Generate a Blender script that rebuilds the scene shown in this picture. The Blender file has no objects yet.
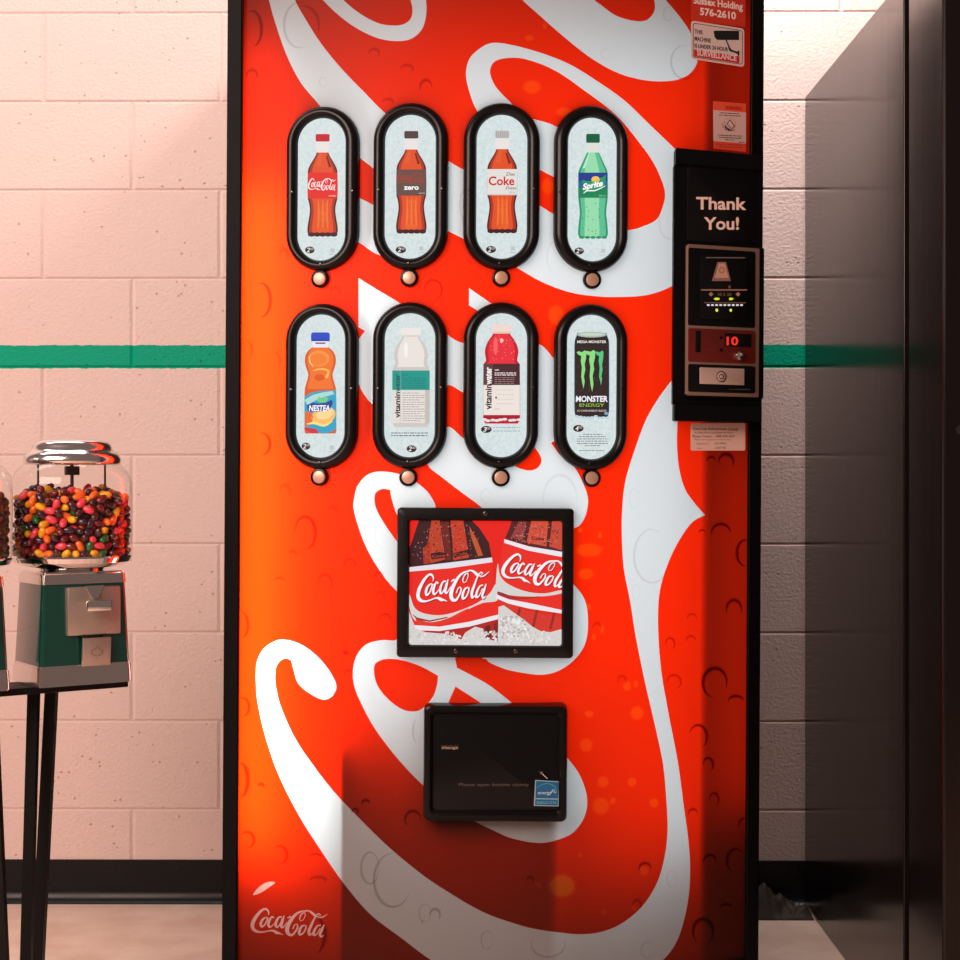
import bpy, bmesh, math, random
import numpy as np
from mathutils import Vector, Matrix
from mathutils.geometry import tessellate_polygon, delaunay_2d_cdt
random.seed(7); rng = np.random.default_rng(7)
C = bpy.context.scene.collection
SC = bpy.context.scene
PI = math.pi

# ------------------------------------------------------------------ camera geometry
CAMZ = 0.9706; F = 1600.0; YAW = math.radians(0.4)
CAM = Vector((0, 0, CAMZ))
def ray(px, py):
    dx, dz = (px-480)/F, (480-py)/F
    return Vector((dx*math.cos(YAW)-math.sin(YAW), dx*math.sin(YAW)+math.cos(YAW), dz))
def at_y(px, py, y):
    d = ray(px, py); return CAM + d*(y/d.y)

# ------------------------------------------------------------------ helpers
def lin(c):
    out = []
    for v in c:
        v = v/255.0
        out.append(v/12.92 if v <= 0.04045 else ((v+0.055)/1.055)**2.4)
    return tuple(out)
def tag(o, label=None, cat=None, group=None, kind=None):
    if label: o['label'] = label
    if cat: o['category'] = cat
    if group: o['group'] = group
    if kind: o['kind'] = kind
    return o
def empty(name, loc=(0, 0, 0), rz=0):
    o = bpy.data.objects.new(name, None); C.objects.link(o)
    o.empty_display_size = .1; o.location = loc; o.rotation_euler = (0, 0, rz); return o
def obj(name, bm, m, parent=None, smooth=False, autos=False):
    me = bpy.data.meshes.new(name)
    bm.normal_update(); bm.to_mesh(me); bm.free()
    for mm in (m if isinstance(m, (list, tuple)) else [m]): me.materials.append(mm)
    if smooth or autos:
        for p in me.polygons: p.use_smooth = True
        if autos: me.set_sharp_from_angle(angle=math.radians(35))
    o = bpy.data.objects.new(name, me); C.objects.link(o)
    if parent: o.parent = parent
    return o
def box(bm, x0, x1, y0, y1, z0, z1, bev=0, seg=2, mi=0):
    r = bmesh.ops.create_cube(bm, size=1)
    vs = r['verts']
    for v in vs:
        v.co = Vector((x0 if v.co.x < 0 else x1, y0 if v.co.y < 0 else y1, z0 if v.co.z < 0 else z1))
    fs = list({f for v in vs for f in v.link_faces})
    for f in fs: f.material_index = mi
    if bev:
        es = list({e for v in vs for e in v.link_edges})
        bmesh.ops.bevel(bm, geom=es, offset=bev, segments=seg, affect='EDGES', profile=.5)
def lathe(bm, prof, n=48, cx=0, cy=0, mi=0):
    rings = []
    for (r, z) in prof:
        if r < 1e-6: rings.append([bm.verts.new((cx, cy, z))]*n)
        else: rings.append([bm.verts.new((cx+r*math.cos(2*PI*i/n), cy+r*math.sin(2*PI*i/n), z)) for i in range(n)])
    for a, b in zip(rings, rings[1:]):
        for i in range(n):
            j = (i+1) % n
            vs = []
            for v in (a[i], a[j], b[j], b[i]):
                if v not in vs: vs.append(v)
            if len(vs) >= 3:
                try: bm.faces.new(vs).material_index = mi
                except ValueError: pass
def cyl_between(bm, p0, p1, r, n=16, r1=None):
    p0 = Vector(p0); p1 = Vector(p1); d = (p1-p0); L = d.length
    if r1 is None: r1 = r
    M = Matrix.Translation(p0) @ d.to_track_quat('Z', 'Y').to_matrix().to_4x4()
    a = [bm.verts.new(M @ Vector((r*math.cos(2*PI*i/n), r*math.sin(2*PI*i/n), 0))) for i in range(n)]
    b = [bm.verts.new(M @ Vector((r1*math.cos(2*PI*i/n), r1*math.sin(2*PI*i/n), L))) for i in range(n)]
    for i in range(n): bm.faces.new((a[i], a[(i+1) % n], b[(i+1) % n], b[i]))
    bm.faces.new(list(reversed(a))); bm.faces.new(b)
def square_bar(bm, p0, p1, w, rz=0):
    p0 = Vector(p0); p1 = Vector(p1)
    c, s = math.cos(rz), math.sin(rz)
    off = [Vector((c*a-s*b, s*a+c*b, 0))*(w/2) for a, b in ((-1, -1), (1, -1), (1, 1), (-1, 1))]
    a = [bm.verts.new(p0+o) for o in off]; b = [bm.verts.new(p1+o) for o in off]
    for i in range(4): bm.faces.new((a[i], a[(i+1) % 4], b[(i+1) % 4], b[i]))
    bm.faces.new(a); bm.faces.new(b)
    bmesh.ops.recalc_face_normals(bm, faces=bm.faces)

# ------------------------------------------------------------------ materials
def newmat(name):
    m = bpy.data.materials.new(name); m.use_nodes = True
    nt = m.node_tree; return m, nt, nt.nodes, nt.links, nt.nodes['Principled BSDF']
def mat(name, col, rough=.5, metal=0, coat=0, spec=None, bump=0, bscale=200, rvar=0, emit=None, es=0):
    m, nt, N, L, b = newmat(name)
    b.inputs['Base Color'].default_value = (*col, 1)
    b.inputs['Roughness'].default_value = rough
    b.inputs['Metallic'].default_value = metal
    b.inputs['Coat Weight'].default_value = coat
    b.inputs['Coat Roughness'].default_value = .05
    if spec is not None: b.inputs['Specular IOR Level'].default_value = spec
    if emit: b.inputs['Emission Color'].default_value = (*emit, 1); b.inputs['Emission Strength'].default_value = es
    tc = N.new('ShaderNodeTexCoord')
    n = N.new('ShaderNodeTexNoise'); n.inputs['Scale'].default_value = bscale; n.inputs['Detail'].default_value = 4
    L.new(tc.outputs['Object'], n.inputs['Vector'])
    if bump:
        bp = N.new('ShaderNodeBump'); bp.inputs['Strength'].default_value = bump; bp.inputs['Distance'].default_value = .002
        L.new(n.outputs['Fac'], bp.inputs['Height']); L.new(bp.outputs['Normal'], b.inputs['Normal'])
    if rvar:
        mr = N.new('ShaderNodeMapRange'); mr.inputs['To Min'].default_value = max(0, rough-rvar); mr.inputs['To Max'].default_value = rough+rvar
        L.new(n.outputs['Fac'], mr.inputs['Value']); L.new(mr.outputs['Result'], b.inputs['Roughness'])
    return m
M_black = mat('black_plastic', (.004, .004, .0045), .30, spec=.24, rvar=.04, bscale=60)
M_black2 = mat('black_satin_frame', (.0035, .0036, .0040), .5, spec=.10, rvar=.08, bscale=80)
M_gloss = mat('glossy_black_plastic', (.006, .006, .0062), .2, spec=.14)
M_steel = mat('black_steel', (.006, .006, .006), .5, spec=.2, rvar=.1, bscale=30)
M_chrome = mat('chrome', (.86, .84, .82), .07, metal=1, rvar=.03, bscale=20)
M_chrome2 = mat('worn_chrome', (.80, .76, .72), .13, metal=1, rvar=.07, bscale=14, bump=.25)
M_lid = mat('soft_chrome', (.90, .87, .85), .17, metal=1, rvar=.05, bscale=20)
M_plate = mat('brushed_zinc_plate', (.50, .42, .36), .42, metal=.85, rvar=.1, bscale=120, bump=.1)
M_green = mat('glossy_green_paint', (.001, .050, .036), .16, coat=.9)
M_button = mat('bronze_button_cap', (.60, .38, .28), .38, metal=.35)
M_tan = mat('tan_metal_bezel', (.26, .16, .12), .45, metal=.3)
M_redp = mat('dark_red_plastic', (.12, .008, .005), .35)
M_screw = mat('dark_screw', (.10, .09, .09), .25, metal=.9)
M_rod = mat('dark_rod', (.05, .035, .03), .4, metal=.6)
M_ind = mat('lock_metal', (.62, .45, .38), .4, metal=.3)
M_stand = mat('black_painted_stand', (.005, .005, .005), .5, spec=.15)

# printed things that only reflect, colours from the mesh attribute
def attr_mat(name, emissive, rough=.4, strength=1.0, noise=False):
    m, nt, N, L, b = newmat(name)
    a = N.new('ShaderNodeAttribute'); a.attribute_name = 'Col'
    src = a.outputs['Color']
    if noise:
        tc = N.new('ShaderNodeTexCoord')
        n = N.new('ShaderNodeTexNoise'); n.inputs['Scale'].default_value = 170; n.inputs['Detail'].default_value = 5; n.inputs['Roughness'].default_value = .7
        L.new(tc.outputs['Object'], n.inputs['Vector'])
        r = N.new('ShaderNodeValToRGB'); r.color_ramp.elements[0].position = .36; r.color_ramp.elements[0].color = (.86, .91, .92, 1)
        r.color_ramp.elements[1].position = .60; r.color_ramp.elements[1].color = (1.06, 1.03, 1.02, 1)
        L.new(n.outputs['Fac'], r.inputs['Fac'])
        mx = N.new('ShaderNodeMix'); mx.data_type = 'RGBA'; mx.blend_type = 'MULTIPLY'; mx.inputs['Factor'].default_value = 1
        L.new(src, mx.inputs['A']); L.new(r.outputs['Color'], mx.inputs['B']); src = mx.outputs['Result']
    if emissive:
        b.inputs['Base Color'].default_value = (.02, .02, .02, 1)
        L.new(src, b.inputs['Emission Color']); b.inputs['Emission Strength'].default_value = strength
        b.inputs['Roughness'].default_value = .4; b.inputs['Specular IOR Level'].default_value = .04
    else:
        L.new(src, b.inputs['Base Color']); b.inputs['Roughness'].default_value = rough
    return m
M_print = attr_mat('sticker_print', False, .45)
M_back = attr_mat('backlit_print', True)
M_ice = attr_mat('backlit_ice_print', True, noise=True)

def panel_mat():
    m, nt, N, L, b = newmat('backlit_translucent_panel')
    out = N['Material Output']
    a = N.new('ShaderNodeAttribute'); a.attribute_name = 'Col'
    tr = N.new('ShaderNodeBsdfTranslucent'); L.new(a.outputs['Color'], tr.inputs['Color'])
    b.inputs['Roughness'].default_value = .45
    gm = N.new('ShaderNodeAttribute'); gm.attribute_name = 'Front'; L.new(gm.outputs['Color'], b.inputs['Base Color'])
    b.inputs['Specular IOR Level'].default_value = .16
    mx = N.new('ShaderNodeMixShader'); mx.inputs['Fac'].default_value = .62
    L.new(b.outputs['BSDF'], mx.inputs[1]); L.new(tr.outputs['BSDF'], mx.inputs[2]); L.new(mx.outputs['Shader'], out.inputs['Surface'])
    return m
M_panel = panel_mat()

def glass_mat():
    m, nt, N, L, b = newmat('globe_glass')
    out = N['Material Output']; N.remove(b)
    t = N.new('ShaderNodeBsdfTransparent'); t.inputs['Color'].default_value = (.98, .98, .97, 1)
    g = N.new('ShaderNodeBsdfGlossy'); g.inputs['Roughness'].default_value = .03
    f = N.new('ShaderNodeFresnel'); f.inputs['IOR'].default_value = 1.42
    mx = N.new('ShaderNodeMixShader')
    ge = N.new('ShaderNodeNewGeometry'); sb = N.new('ShaderNodeMath'); sb.operation = 'SUBTRACT'; sb.inputs[0].default_value = 1; L.new(ge.outputs['Backfacing'], sb.inputs[1])
    mu = N.new('ShaderNodeMath'); mu.operation = 'MULTIPLY'; L.new(f.outputs['Fac'], mu.inputs[0]); L.new(sb.outputs[0], mu.inputs[1]); L.new(mu.outputs[0], mx.inputs['Fac']); L.new(t.outputs['BSDF'], mx.inputs[1]); L.new(g.outputs['BSDF'], mx.inputs[2])
    L.new(mx.outputs['Shader'], out.inputs['Surface'])
    return m
M_glass = glass_mat()

def wall_mat():
    m, nt, N, L, b = newmat('painted_block_wall')
    tc = N.new('ShaderNodeTexCoord'); sep = N.new('ShaderNodeSeparateXYZ'); L.new(tc.outputs['Object'], sep.inputs['Vector'])
    n = N.new('ShaderNodeTexNoise'); n.inputs['Scale'].default_value = 60; n.inputs['Detail'].default_value = 3
    L.new(tc.outputs['Object'], n.inputs['Vector'])
    w = N.new('ShaderNodeMath'); w.operation = 'MULTIPLY_ADD'; w.inputs[1].default_value = .006; L.new(n.outputs['Fac'], w.inputs[0]); L.new(sep.outputs['Z'], w.inputs[2])
    g1 = N.new('ShaderNodeMath'); g1.operation = 'GREATER_THAN'; g1.inputs[1].default_value = 1.2305; L.new(w.outputs[0], g1.inputs[0])
    g2 = N.new('ShaderNodeMath'); g2.operation = 'LESS_THAN'; g2.inputs[1].default_value = 1.2835; L.new(w.outputs[0], g2.inputs[0])
    g = N.new('ShaderNodeMath'); g.operation = 'MULTIPLY'; L.new(g1.outputs[0], g.inputs[0]); L.new(g2.outputs[0], g.inputs[1])
    # scattered small pits, darker in colour and sunk in the bump
    v = N.new('ShaderNodeTexVoronoi'); v.inputs['Scale'].default_value = 48; L.new(tc.outputs['Object'], v.inputs['Vector'])
    vr = N.new('ShaderNodeValToRGB'); vr.color_ramp.elements[0].position = .085; vr.color_ramp.elements[0].color = (1, 1, 1, 1); vr.color_ramp.elements[1].position = .15; vr.color_ramp.elements[1].color = (0, 0, 0, 1)
    L.new(v.outputs['Distance'], vr.inputs['Fac'])
    n3 = N.new('ShaderNodeTexNoise'); n3.inputs['Scale'].default_value = 13; L.new(tc.outputs['Object'], n3.inputs['Vector'])
    t3 = N.new('ShaderNodeMath'); t3.operation = 'GREATER_THAN'; t3.inputs[1].default_value = .54; L.new(n3.outputs['Fac'], t3.inputs[0])
    pit = N.new('ShaderNodeMath'); pit.operation = 'MULTIPLY'; L.new(vr.outputs['Color'], pit.inputs[0]); L.new(t3.outputs[0], pit.inputs[1])
    pk = N.new('ShaderNodeMix'); pk.data_type = 'RGBA'; pk.inputs['A'].default_value = (.715, .56, .515, 1); pk.inputs['B'].default_value = (.56, .37, .28, 1)
    L.new(pit.outputs[0], pk.inputs['Factor'])
    mx = N.new('ShaderNodeMix'); mx.data_type = 'RGBA'; L.new(g.outputs[0], mx.inputs['Factor']); L.new(pk.outputs['Result'], mx.inputs['A']); mx.inputs['B'].default_value = (.0, .34, .20, 1)
    L.new(mx.outputs['Result'], b.inputs['Base Color']); b.inputs['Roughness'].default_value = .5; b.inputs['Specular IOR Level'].default_value = .12
    mp = N.new('ShaderNodeMapping'); mp.inputs['Scale'].default_value = (1, 1, 1.15); L.new(tc.outputs['Object'], mp.inputs['Vector'])
    n2 = N.new('ShaderNodeTexNoise'); n2.inputs['Scale'].default_value = 120; n2.inputs['Detail'].default_value = 6; n2.inputs['Roughness'].default_value = .62; L.new(mp.outputs['Vector'], n2.inputs['Vector'])
    sb = N.new('ShaderNodeMath'); sb.operation = 'SUBTRACT'; L.new(n2.outputs['Fac'], sb.inputs[0]); L.new(pit.outputs[0], sb.inputs[1])
    bp = N.new('ShaderNodeBump'); bp.inputs['Strength'].default_value = .6; bp.inputs['Distance'].default_value = .0045
    L.new(sb.outputs[0], bp.inputs['Height']); L.new(bp.outputs['Normal'], b.inputs['Normal'])
    return m
def floor_mat():
    m, nt, N, L, b = newmat('worn_floor')
    tc = N.new('ShaderNodeTexCoord')
    n = N.new('ShaderNodeTexNoise'); n.inputs['Scale'].default_value = 9; n.inputs['Detail'].default_value = 8; L.new(tc.outputs['Object'], n.inputs['Vector'])
    r = N.new('ShaderNodeValToRGB'); r.color_ramp.elements[0].position = .35; r.color_ramp.elements[0].color = (.76, .54, .43, 1); r.color_ramp.elements[1].position = .65; r.color_ramp.elements[1].color = (.90, .70, .58, 1)
    L.new(n.outputs['Fac'], r.inputs['Fac']); L.new(r.outputs['Color'], b.inputs['Base Color']); b.inputs['Roughness'].default_value = .45
    return m
def cabinet_mat():
    m, nt, N, L, b = newmat('streaky_black_cabinet')
    tc = N.new('ShaderNodeTexCoord'); mp = N.new('ShaderNodeMapping'); mp.inputs['Scale'].default_value = (40, 40, 1.2); L.new(tc.outputs['Object'], mp.inputs['Vector'])
    n = N.new('ShaderNodeTexNoise'); n.inputs['Scale'].default_value = 1; n.inputs['Detail'].default_value = 5; L.new(mp.outputs['Vector'], n.inputs['Vector'])
    mr = N.new('ShaderNodeMapRange'); mr.inputs['To Min'].default_value = .13; mr.inputs['To Max'].default_value = .20
    L.new(n.outputs['Fac'], mr.inputs['Value']); L.new(mr.outputs['Result'], b.inputs['Roughness'])
    b.inputs['Base Color'].default_value = (.008, .006, .0055, 1); b.inputs['Specular IOR Level'].default_value = .30; b.inputs['Specular Tint'].default_value = (1, .86, .80, 1)
    return m
M_wall, M_floor, M_cab = wall_mat(), floor_mat(), cabinet_mat()

# ------------------------------------------------------------------ 2-D drawing tools
def spline(pts, closed=True, n=7, corners=()):
    """Catmull-Rom through pts; indices in corners stay sharp."""
    P = [np.array(p, float) for p in pts]; m = len(P); out = []
    rngi = range(m) if closed else range(m-1)
    for i in rngi:
        p1, p2 = P[i], P[(i+1) % m]
        p0 = P[(i-1) % m] if (closed or i > 0) else p1
        p3 = P[(i+2) % m] if (closed or i+2 < m) else p2
        if i in corners: p0 = p1
        if (i+1) % m in corners: p3 = p2
        d = max(np.linalg.norm(p2[:2]-p1[:2]), 1e-6)
        d0 = max(np.linalg.norm(p1[:2]-p0[:2]), 1e-6); d3 = max(np.linalg.norm(p3[:2]-p2[:2]), 1e-6)
        t1 = (p2-p0)*d/(d+d0) if not np.allclose(p0, p1) else (p2-p1)
        t2 = (p3-p1)*d/(d+d3) if not np.allclose(p3, p2) else (p2-p1)
        for k in range(n):
            t = k/n
            h = (2*t**3-3*t**2+1)*p1 + (t**3-2*t**2+t)*t1 + (-2*t**3+3*t**2)*p2 + (t**3-t**2)*t2
            out.append(h)
    if not closed: out.append(P[-1])
    return out
def stroke_outline(pts, n=5):
    s = spline([(*p[:2], p[2]) for p in pts], closed=False, n=n)
    L, R = [], []
    for i, p in enumerate(s):
        a = s[max(i-1, 0)]; b = s[min(i+1, len(s)-1)]
        t = b[:2]-a[:2]; t = t/max(np.linalg.norm(t), 1e-9); nn = np.array((-t[1], t[0]))
        w = max(p[2], .05)/2
        L.append(p[:2]+nn*w); R.append(p[:2]-nn*w)
    return L, R
def ellipse(cx, cy, rx, ry, n=28, rot=0):
    c, s = math.cos(rot), math.sin(rot)
    return [(cx+rx*math.cos(t)*c-ry*math.sin(t)*s, cy+rx*math.cos(t)*s+ry*math.sin(t)*c) for t in [2*PI*i/n for i in range(n)]]
def rrect(x0, x1, y0, y1, r, n=6):
    out = []
    for cx, cy, a0 in ((x1-r, y1-r, 0), (x0+r, y1-r, 90), (x0+r, y0+r, 180), (x1-r, y0+r, 270)):
        for k in range(n+1):
            a = math.radians(a0+90*k/n); out.append((cx+r*math.cos(a), cy+r*math.sin(a)))
    return out
def fit_affine(src, dst):
    A = np.array([[x, y, 1] for x, y in src]); B = np.array(dst)
    X, *_ = np.linalg.lstsq(A, B, rcond=None); return X
def clip_convex(poly, xmin=None, xmax=None, ymin=None, ymax=None):
    def cut(P, ax, lim, sign):
        out = []
        for i in range(len(P)):
            a, b = P[i], P[(i+1) % len(P)]
            ia, ib = sign*(a[ax]-lim) <= 0, sign*(b[ax]-lim) <= 0
            if ia: out.append(a)
            if ia != ib:
                t = (lim-a[ax])/(b[ax]-a[ax]); out.append((a[0]+(b[0]-a[0])*t, a[1]+(b[1]-a[1])*t))
        return out
    for ax, lim, sg in ((0, xmax, 1), (0, xmin, -1), (1, ymax, 1), (1, ymin, -1)):
        if lim is not None and poly: poly = cut(poly, ax, lim, sg)
    return poly

_tc = {}
def text_tris(body, bold=0.0):
    k = (body, bold)
    if k in _tc: return _tc[k]
    cu = bpy.data.curves.new('t', 'FONT'); cu.body = body; cu.size = 1; cu.offset = bold; cu.resolution_u = 3
    o = bpy.data.objects.new('t', cu); C.objects.link(o); bpy.context.view_layer.update()
    dg = bpy.context.evaluated_depsgraph_get(); me = o.evaluated_get(dg).to_mesh()
    V = [(v.co.x, v.co.y) for v in me.vertices]; me.calc_loop_triangles()
    T = [tuple(t.vertices) for t in me.loop_triangles]
    o.evaluated_get(dg).to_mesh_clear(); C.objects.unlink(o); bpy.data.objects.remove(o); bpy.data.curves.remove(cu)
    _tc[k] = (V, T); return _tc[k]
V_, T_ = text_tris('H'); CAP = max(v[1] for v in V_)

class Art:
    """flat printed shapes given in photo-frame coordinates, laid on a real surface S by S.px"""
    def __init__(s, S, base=0.0): s.S = S; s.v = []; s.f = []; s.c = []; s.base = base; s.clip = {}
    def _add(s, pts2, faces, col, layer):
        o = len(s.v)
        for p in pts2: s.v.append(s.S.px(p[0], p[1], s.base + .00012*layer))
        for f in faces: s.f.append(tuple(o+i for i in f)); s.c.append(col)
    def poly(s, pts, col, layer=1):
        if s.clip: pts = clip_convex([tuple(p) for p in pts], **s.clip)
        if len(pts) < 3: return
        tr = tessellate_polygon([[Vector((p[0], p[1], 0)) for p in pts]])
        s._add(pts, tr, lin(col), layer)
    def rect(s, x0, x1, y0, y1, col, layer=1): s.poly([(x0, y0), (x1, y0), (x1, y1), (x0, y1)], col, layer)
    def ell(s, cx, cy, rx, ry, col, layer=1, rot=0): s.poly(ellipse(cx, cy, rx, ry, 22, rot), col, layer)
    def stroke(s, pts, col, layer=1, X=None, n=4):
        L, R = stroke_outline(pts, n)
        if X is not None:
            L = [tuple(np.array((*p, 1)) @ X) for p in L]; R = [tuple(np.array((*p, 1)) @ X) for p in R]
        for i in range(len(L)-1):
            q = [tuple(L[i]), tuple(L[i+1]), tuple(R[i+1]), tuple(R[i])]
            if s.clip: q = clip_convex(q, **s.clip)
            if len(q) >= 3: s._add(q, [tuple(range(len(q)))], lin(col), layer)
    def text(s, body, x0, x1, yb, cap, col, layer=2, bold=0.0, slope=0.0, shear=0.0, vert=False):
        V, T = text_tris(body, bold); xs = [v[0] for v in V]
        a, b = min(xs), max(xs); sc = (x1-x0)/(b-a); ky = cap/CAP
        P = []
        for x, y in V:
            u = (x-a)*sc + shear*y*ky; w = y*ky
            if vert: P.append((yb-w, x0-u))      # reads upwards: x0 = bottom start, x1 = x0+length
            else: P.append((x0+u, yb-w+slope*u))
        s._add(P, T, lin(col), layer)
    def greek(s, x0, x1, y, col, h=.7, layer=2, seed=1, slope=0):
        r = random.Random(seed); x = x0
        while x < x1:
            w = min(r.uniform(1.2, 4.2), x1-x)
            yy = y+slope*(x-x0)
            s.poly([(x, yy-h/2), (x+w, yy-h/2+slope*w), (x+w, yy+h/2+slope*w), (x, yy+h/2)], col, layer); x += w+r.uniform(.5, 1.0)
    def build(s, name, m, parent, label=None):
        me = bpy.data.meshes.new(name); me.from_pydata([tuple(v) for v in s.v], [], s.f)
        a = me.color_attributes.new('Col', 'FLOAT_COLOR', 'CORNER')
        dat = []
        for p, c in zip(me.polygons, s.c): dat += [*c, 1.0]*p.loop_total
        a.data.foreach_set('color', dat); me.materials.append(m)
        o = bpy.data.objects.new(name, me); C.objects.link(o); o.parent = parent
        if label: o['label'] = label
        return o

# the cola script, strokes (x, y, width) in a 960 x 480 drawing
SCRIPT = [
 [(270,196,5),(276,170,12),(262,142,17),(235,134,19),(192,162,25),(148,218,32),(122,272,35),(122,315,33),(148,344,25),(190,356,16),(240,352,12),(290,342,12),(328,346,22),(352,362,26),(380,368,15),(414,384,3)],
 [(250,214,9),(220,232,20),(200,272,25),(206,304,20),(232,292,14),(256,250,14),(262,220,11),(248,212,8)],
 [(262,228,6),(284,222,6)],
 [(324,222,16),(308,208,14),(284,240,22),(272,284,25),(286,308,18),(318,286,8),(344,258,6)],
 [(404,212,12),(376,212,16),(350,250,22),(342,290,23),(356,311,15),(386,276,10),(406,226,10)],
 [(424,198,9),(408,248,22),(394,295,25),(408,314,15),(432,288,8),(450,262,6)],
 [(456,220,12),(488,206,16)],
 [(584,248,5),(572,228,10),(590,184,12),(620,170,9),(626,196,8),(606,238,6),(584,248,5)],
 [(640,158,6),(600,156,14),(545,178,22),(496,232,32),(462,290,38),(452,335,38),(466,374,30),(500,384,22),(532,350,17),(554,308,15),(546,280,9),(522,290,9),(506,326,12)],
 [(600,156,8),(645,150,11),(682,164,19),(716,194,23),(742,208,10),(768,196,4)],
 [(628,290,9),(594,300,18),(570,345,25),(572,380,21),(602,370,14),(630,325,14),(634,292,10)],
 [(776,196,8),(760,180,11),(736,192,12),(716,222,15),(688,282,22),(662,342,27),(668,386,18),(698,362,6)],
 [(748,218,6),(790,212,12),(842,182,3)],
 [(776,290,10),(744,296,14),(712,345,22),(706,384,21),(736,376,11),(772,318,10)],
 [(808,284,10),(788,330,22),(768,375,23),(778,402,16),(802,386,5)],
]
KEY = [(235,126),(104,300),(414,384),(480,396),(842,182),(778,408),(600,150)]
def cola_script(art, dst_keys, col, layer=3):
    ks = [KEY[i] for i in dst_keys]; X = fit_affine(ks, list(dst_keys.values()))
    for st in SCRIPT: art.stroke(st, col, layer, X, n=3)

# ================================================================== SETTING
WY = 3.674
bm = bmesh.new()
COURSE = .2034; Z0 = .0100
def block_quad(x0, x1, z0, z1, bx=.007, bz=.0045, d=.0032):
    o = [bm.verts.new((x, WY+d, z)) for x, z in ((x0, z0), (x1, z0), (x1, z1), (x0, z1))]  # painted-over joints
    i = [bm.verts.new((x, WY, z)) for x, z in ((x0+bx, z0+bz), (x1-bx, z0+bz), (x1-bx, z1-bz), (x0+bx, z1-bz))]
    for k in range(4): bm.faces.new((o[k], o[(k+1) % 4], i[(k+1) % 4], i[k]))
    bm.faces.new(i)
ja = at_y(132.5, 480, WY).x; jb = at_y(43.5, 480, WY).x
for k in range(-1, 14):
    z0 = Z0+k*COURSE; x0 = (ja if k % 2 == 0 else jb) - .4068*5
    for j in range(11): block_quad(x0+j*.4068, x0+(j+1)*.4068, max(z0, -.05), z0+COURSE)
bmesh.ops.recalc_face_normals(bm, faces=bm.faces)
wall = obj('wall_back', bm, M_wall); tag(wall, 'pinkish painted concrete block wall with a green stripe', kind='structure')
bm = bmesh.new(); box(bm, -2.4, 2.4, WY+.004, WY+.12, -.05, 2.85); o = obj('wall_back_core', bm, M_wall, wall)
bm = bmesh.new(); box(bm, -2.4, 2.4, -1.5, WY+.02, -.05, 0)
tag(obj('floor', bm, M_floor), 'worn beige floor', kind='structure')
bm = bmesh.new()
prof = [(0, .098), (-.0035, .0965), (-.004, .03), (-.007, .014), (-.016, .003), (-.02, 0), (0, 0)]
a = [bm.verts.new((-2.4, WY+y, z)) for y, z in prof]; b = [bm.verts.new((2.4, WY+y, z)) for y, z in prof]
for i in range(len(prof)-1): bm.faces.new((a[i], b[i], b[i+1], a[i+1]))
bmesh.ops.recalc_face_normals(bm, faces=bm.faces)
M_base = mat('black_vinyl_baseboard', (.0045, .0045, .005), .3, spec=.2, rvar=.1, bscale=12)
tag(obj('baseboard_back', bm, M_base, autos=True), 'black vinyl baseboard', kind='structure')

# ================================================================== RED VENDING MACHINE
vm = empty('vending_machine', (0, 2.76, .0055))
vm.rotation_euler = (0, .0061, 0)
tag(vm, 'tall glowing red drinks machine with giant white script, eight drink windows and black edges', 'vending machine')
MM = Matrix.Translation((0, 2.76, .0055)) @ Matrix.Rotation(.0061, 4, 'Y')
MI = MM.inverted(); LO = MI @ CAM
def lray(px, py): return MI.to_3x3() @ ray(px, py)
XC = -.059
def drop(x): u = x-XC; return .467*u*u + .18*u**4
def dslope(x): u = x-XC; return .934*u + .72*u**3
class Curved:
    def px(s, px, py, off=0.0):
        d = lray(px, py); t = 2.8
        for _ in range(8):
            x = LO.x+d.x*t; t = (drop(x)-LO.y)/d.y
        p = LO+d*t
        sl = dslope(p.x); n = Vector((sl, -1, 0)).normalized()
        return p+n*off
CS = Curved()
class Plane:
    def __init__(s, o, slope, off=0):
        s.e1 = Vector((1, slope, 0)).normalized(); s.e2 = Vector((0, 0, 1)); s.n = Vector((s.e1.y, -s.e1.x, 0)); s.o = Vector(o)+s.n*off
    def px(s, px, py, off=0.0):
        d = lray(px, py); o = s.o+s.n*off; t = (o-LO).dot(s.n)/d.dot(s.n); return LO+d*t
    def uv(s, px, py, off=0.0):
        p = s.px(px, py, off)-s.o; return p.dot(s.e1), p.dot(s.e2)
    def at(s, a, b, off=0.0): return s.o+s.e1*a+s.e2*b+s.n*off
def tangent(px, py, off=0): p = CS.px(px, py); return Plane(p, dslope(p.x), off)

def loft(bm, S, rings, cap_first=False, cap_last=False, mi=0):
    """rings: list of (outline [(a,b)], off) on plane S"""
    R = [[bm.verts.new(S.at(a, b, off)) for a, b in out] for out, off in rings]
    n = len(R[0])
    for A, B in zip(R, R[1:]):
        for i in range(n): bm.faces.new((A[i], A[(i+1) % n], B[(i+1) % n], B[i])).material_index = mi
    if cap_first: bm.faces.new(R[0])
    if cap_last: bm.faces.new(R[-1])
    return R
def pxrr(S, x0, x1, y0, y1, r, n=6, off=0.0):
    """rounded rectangle from photo-frame bounds as plane coordinates, radius in metres"""
    a0, b1 = S.uv(x0, (y0+y1)/2, off)[0], S.uv((x0+x1)/2, y0, off)[1]
    a1, b0 = S.uv(x1, (y0+y1)/2, off)[0], S.uv((x0+x1)/2, y1, off)[1]
    if r is None: r = (a1-a0)/2-1e-5
    return (a0, a1, b0, b1, r, n)
def inset(t, d):
    a0, a1, b0, b1, r, n = t; return rrect(a0+d, a1-d, b0+d, b1-d, max(r-d, 1e-4), n)
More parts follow.
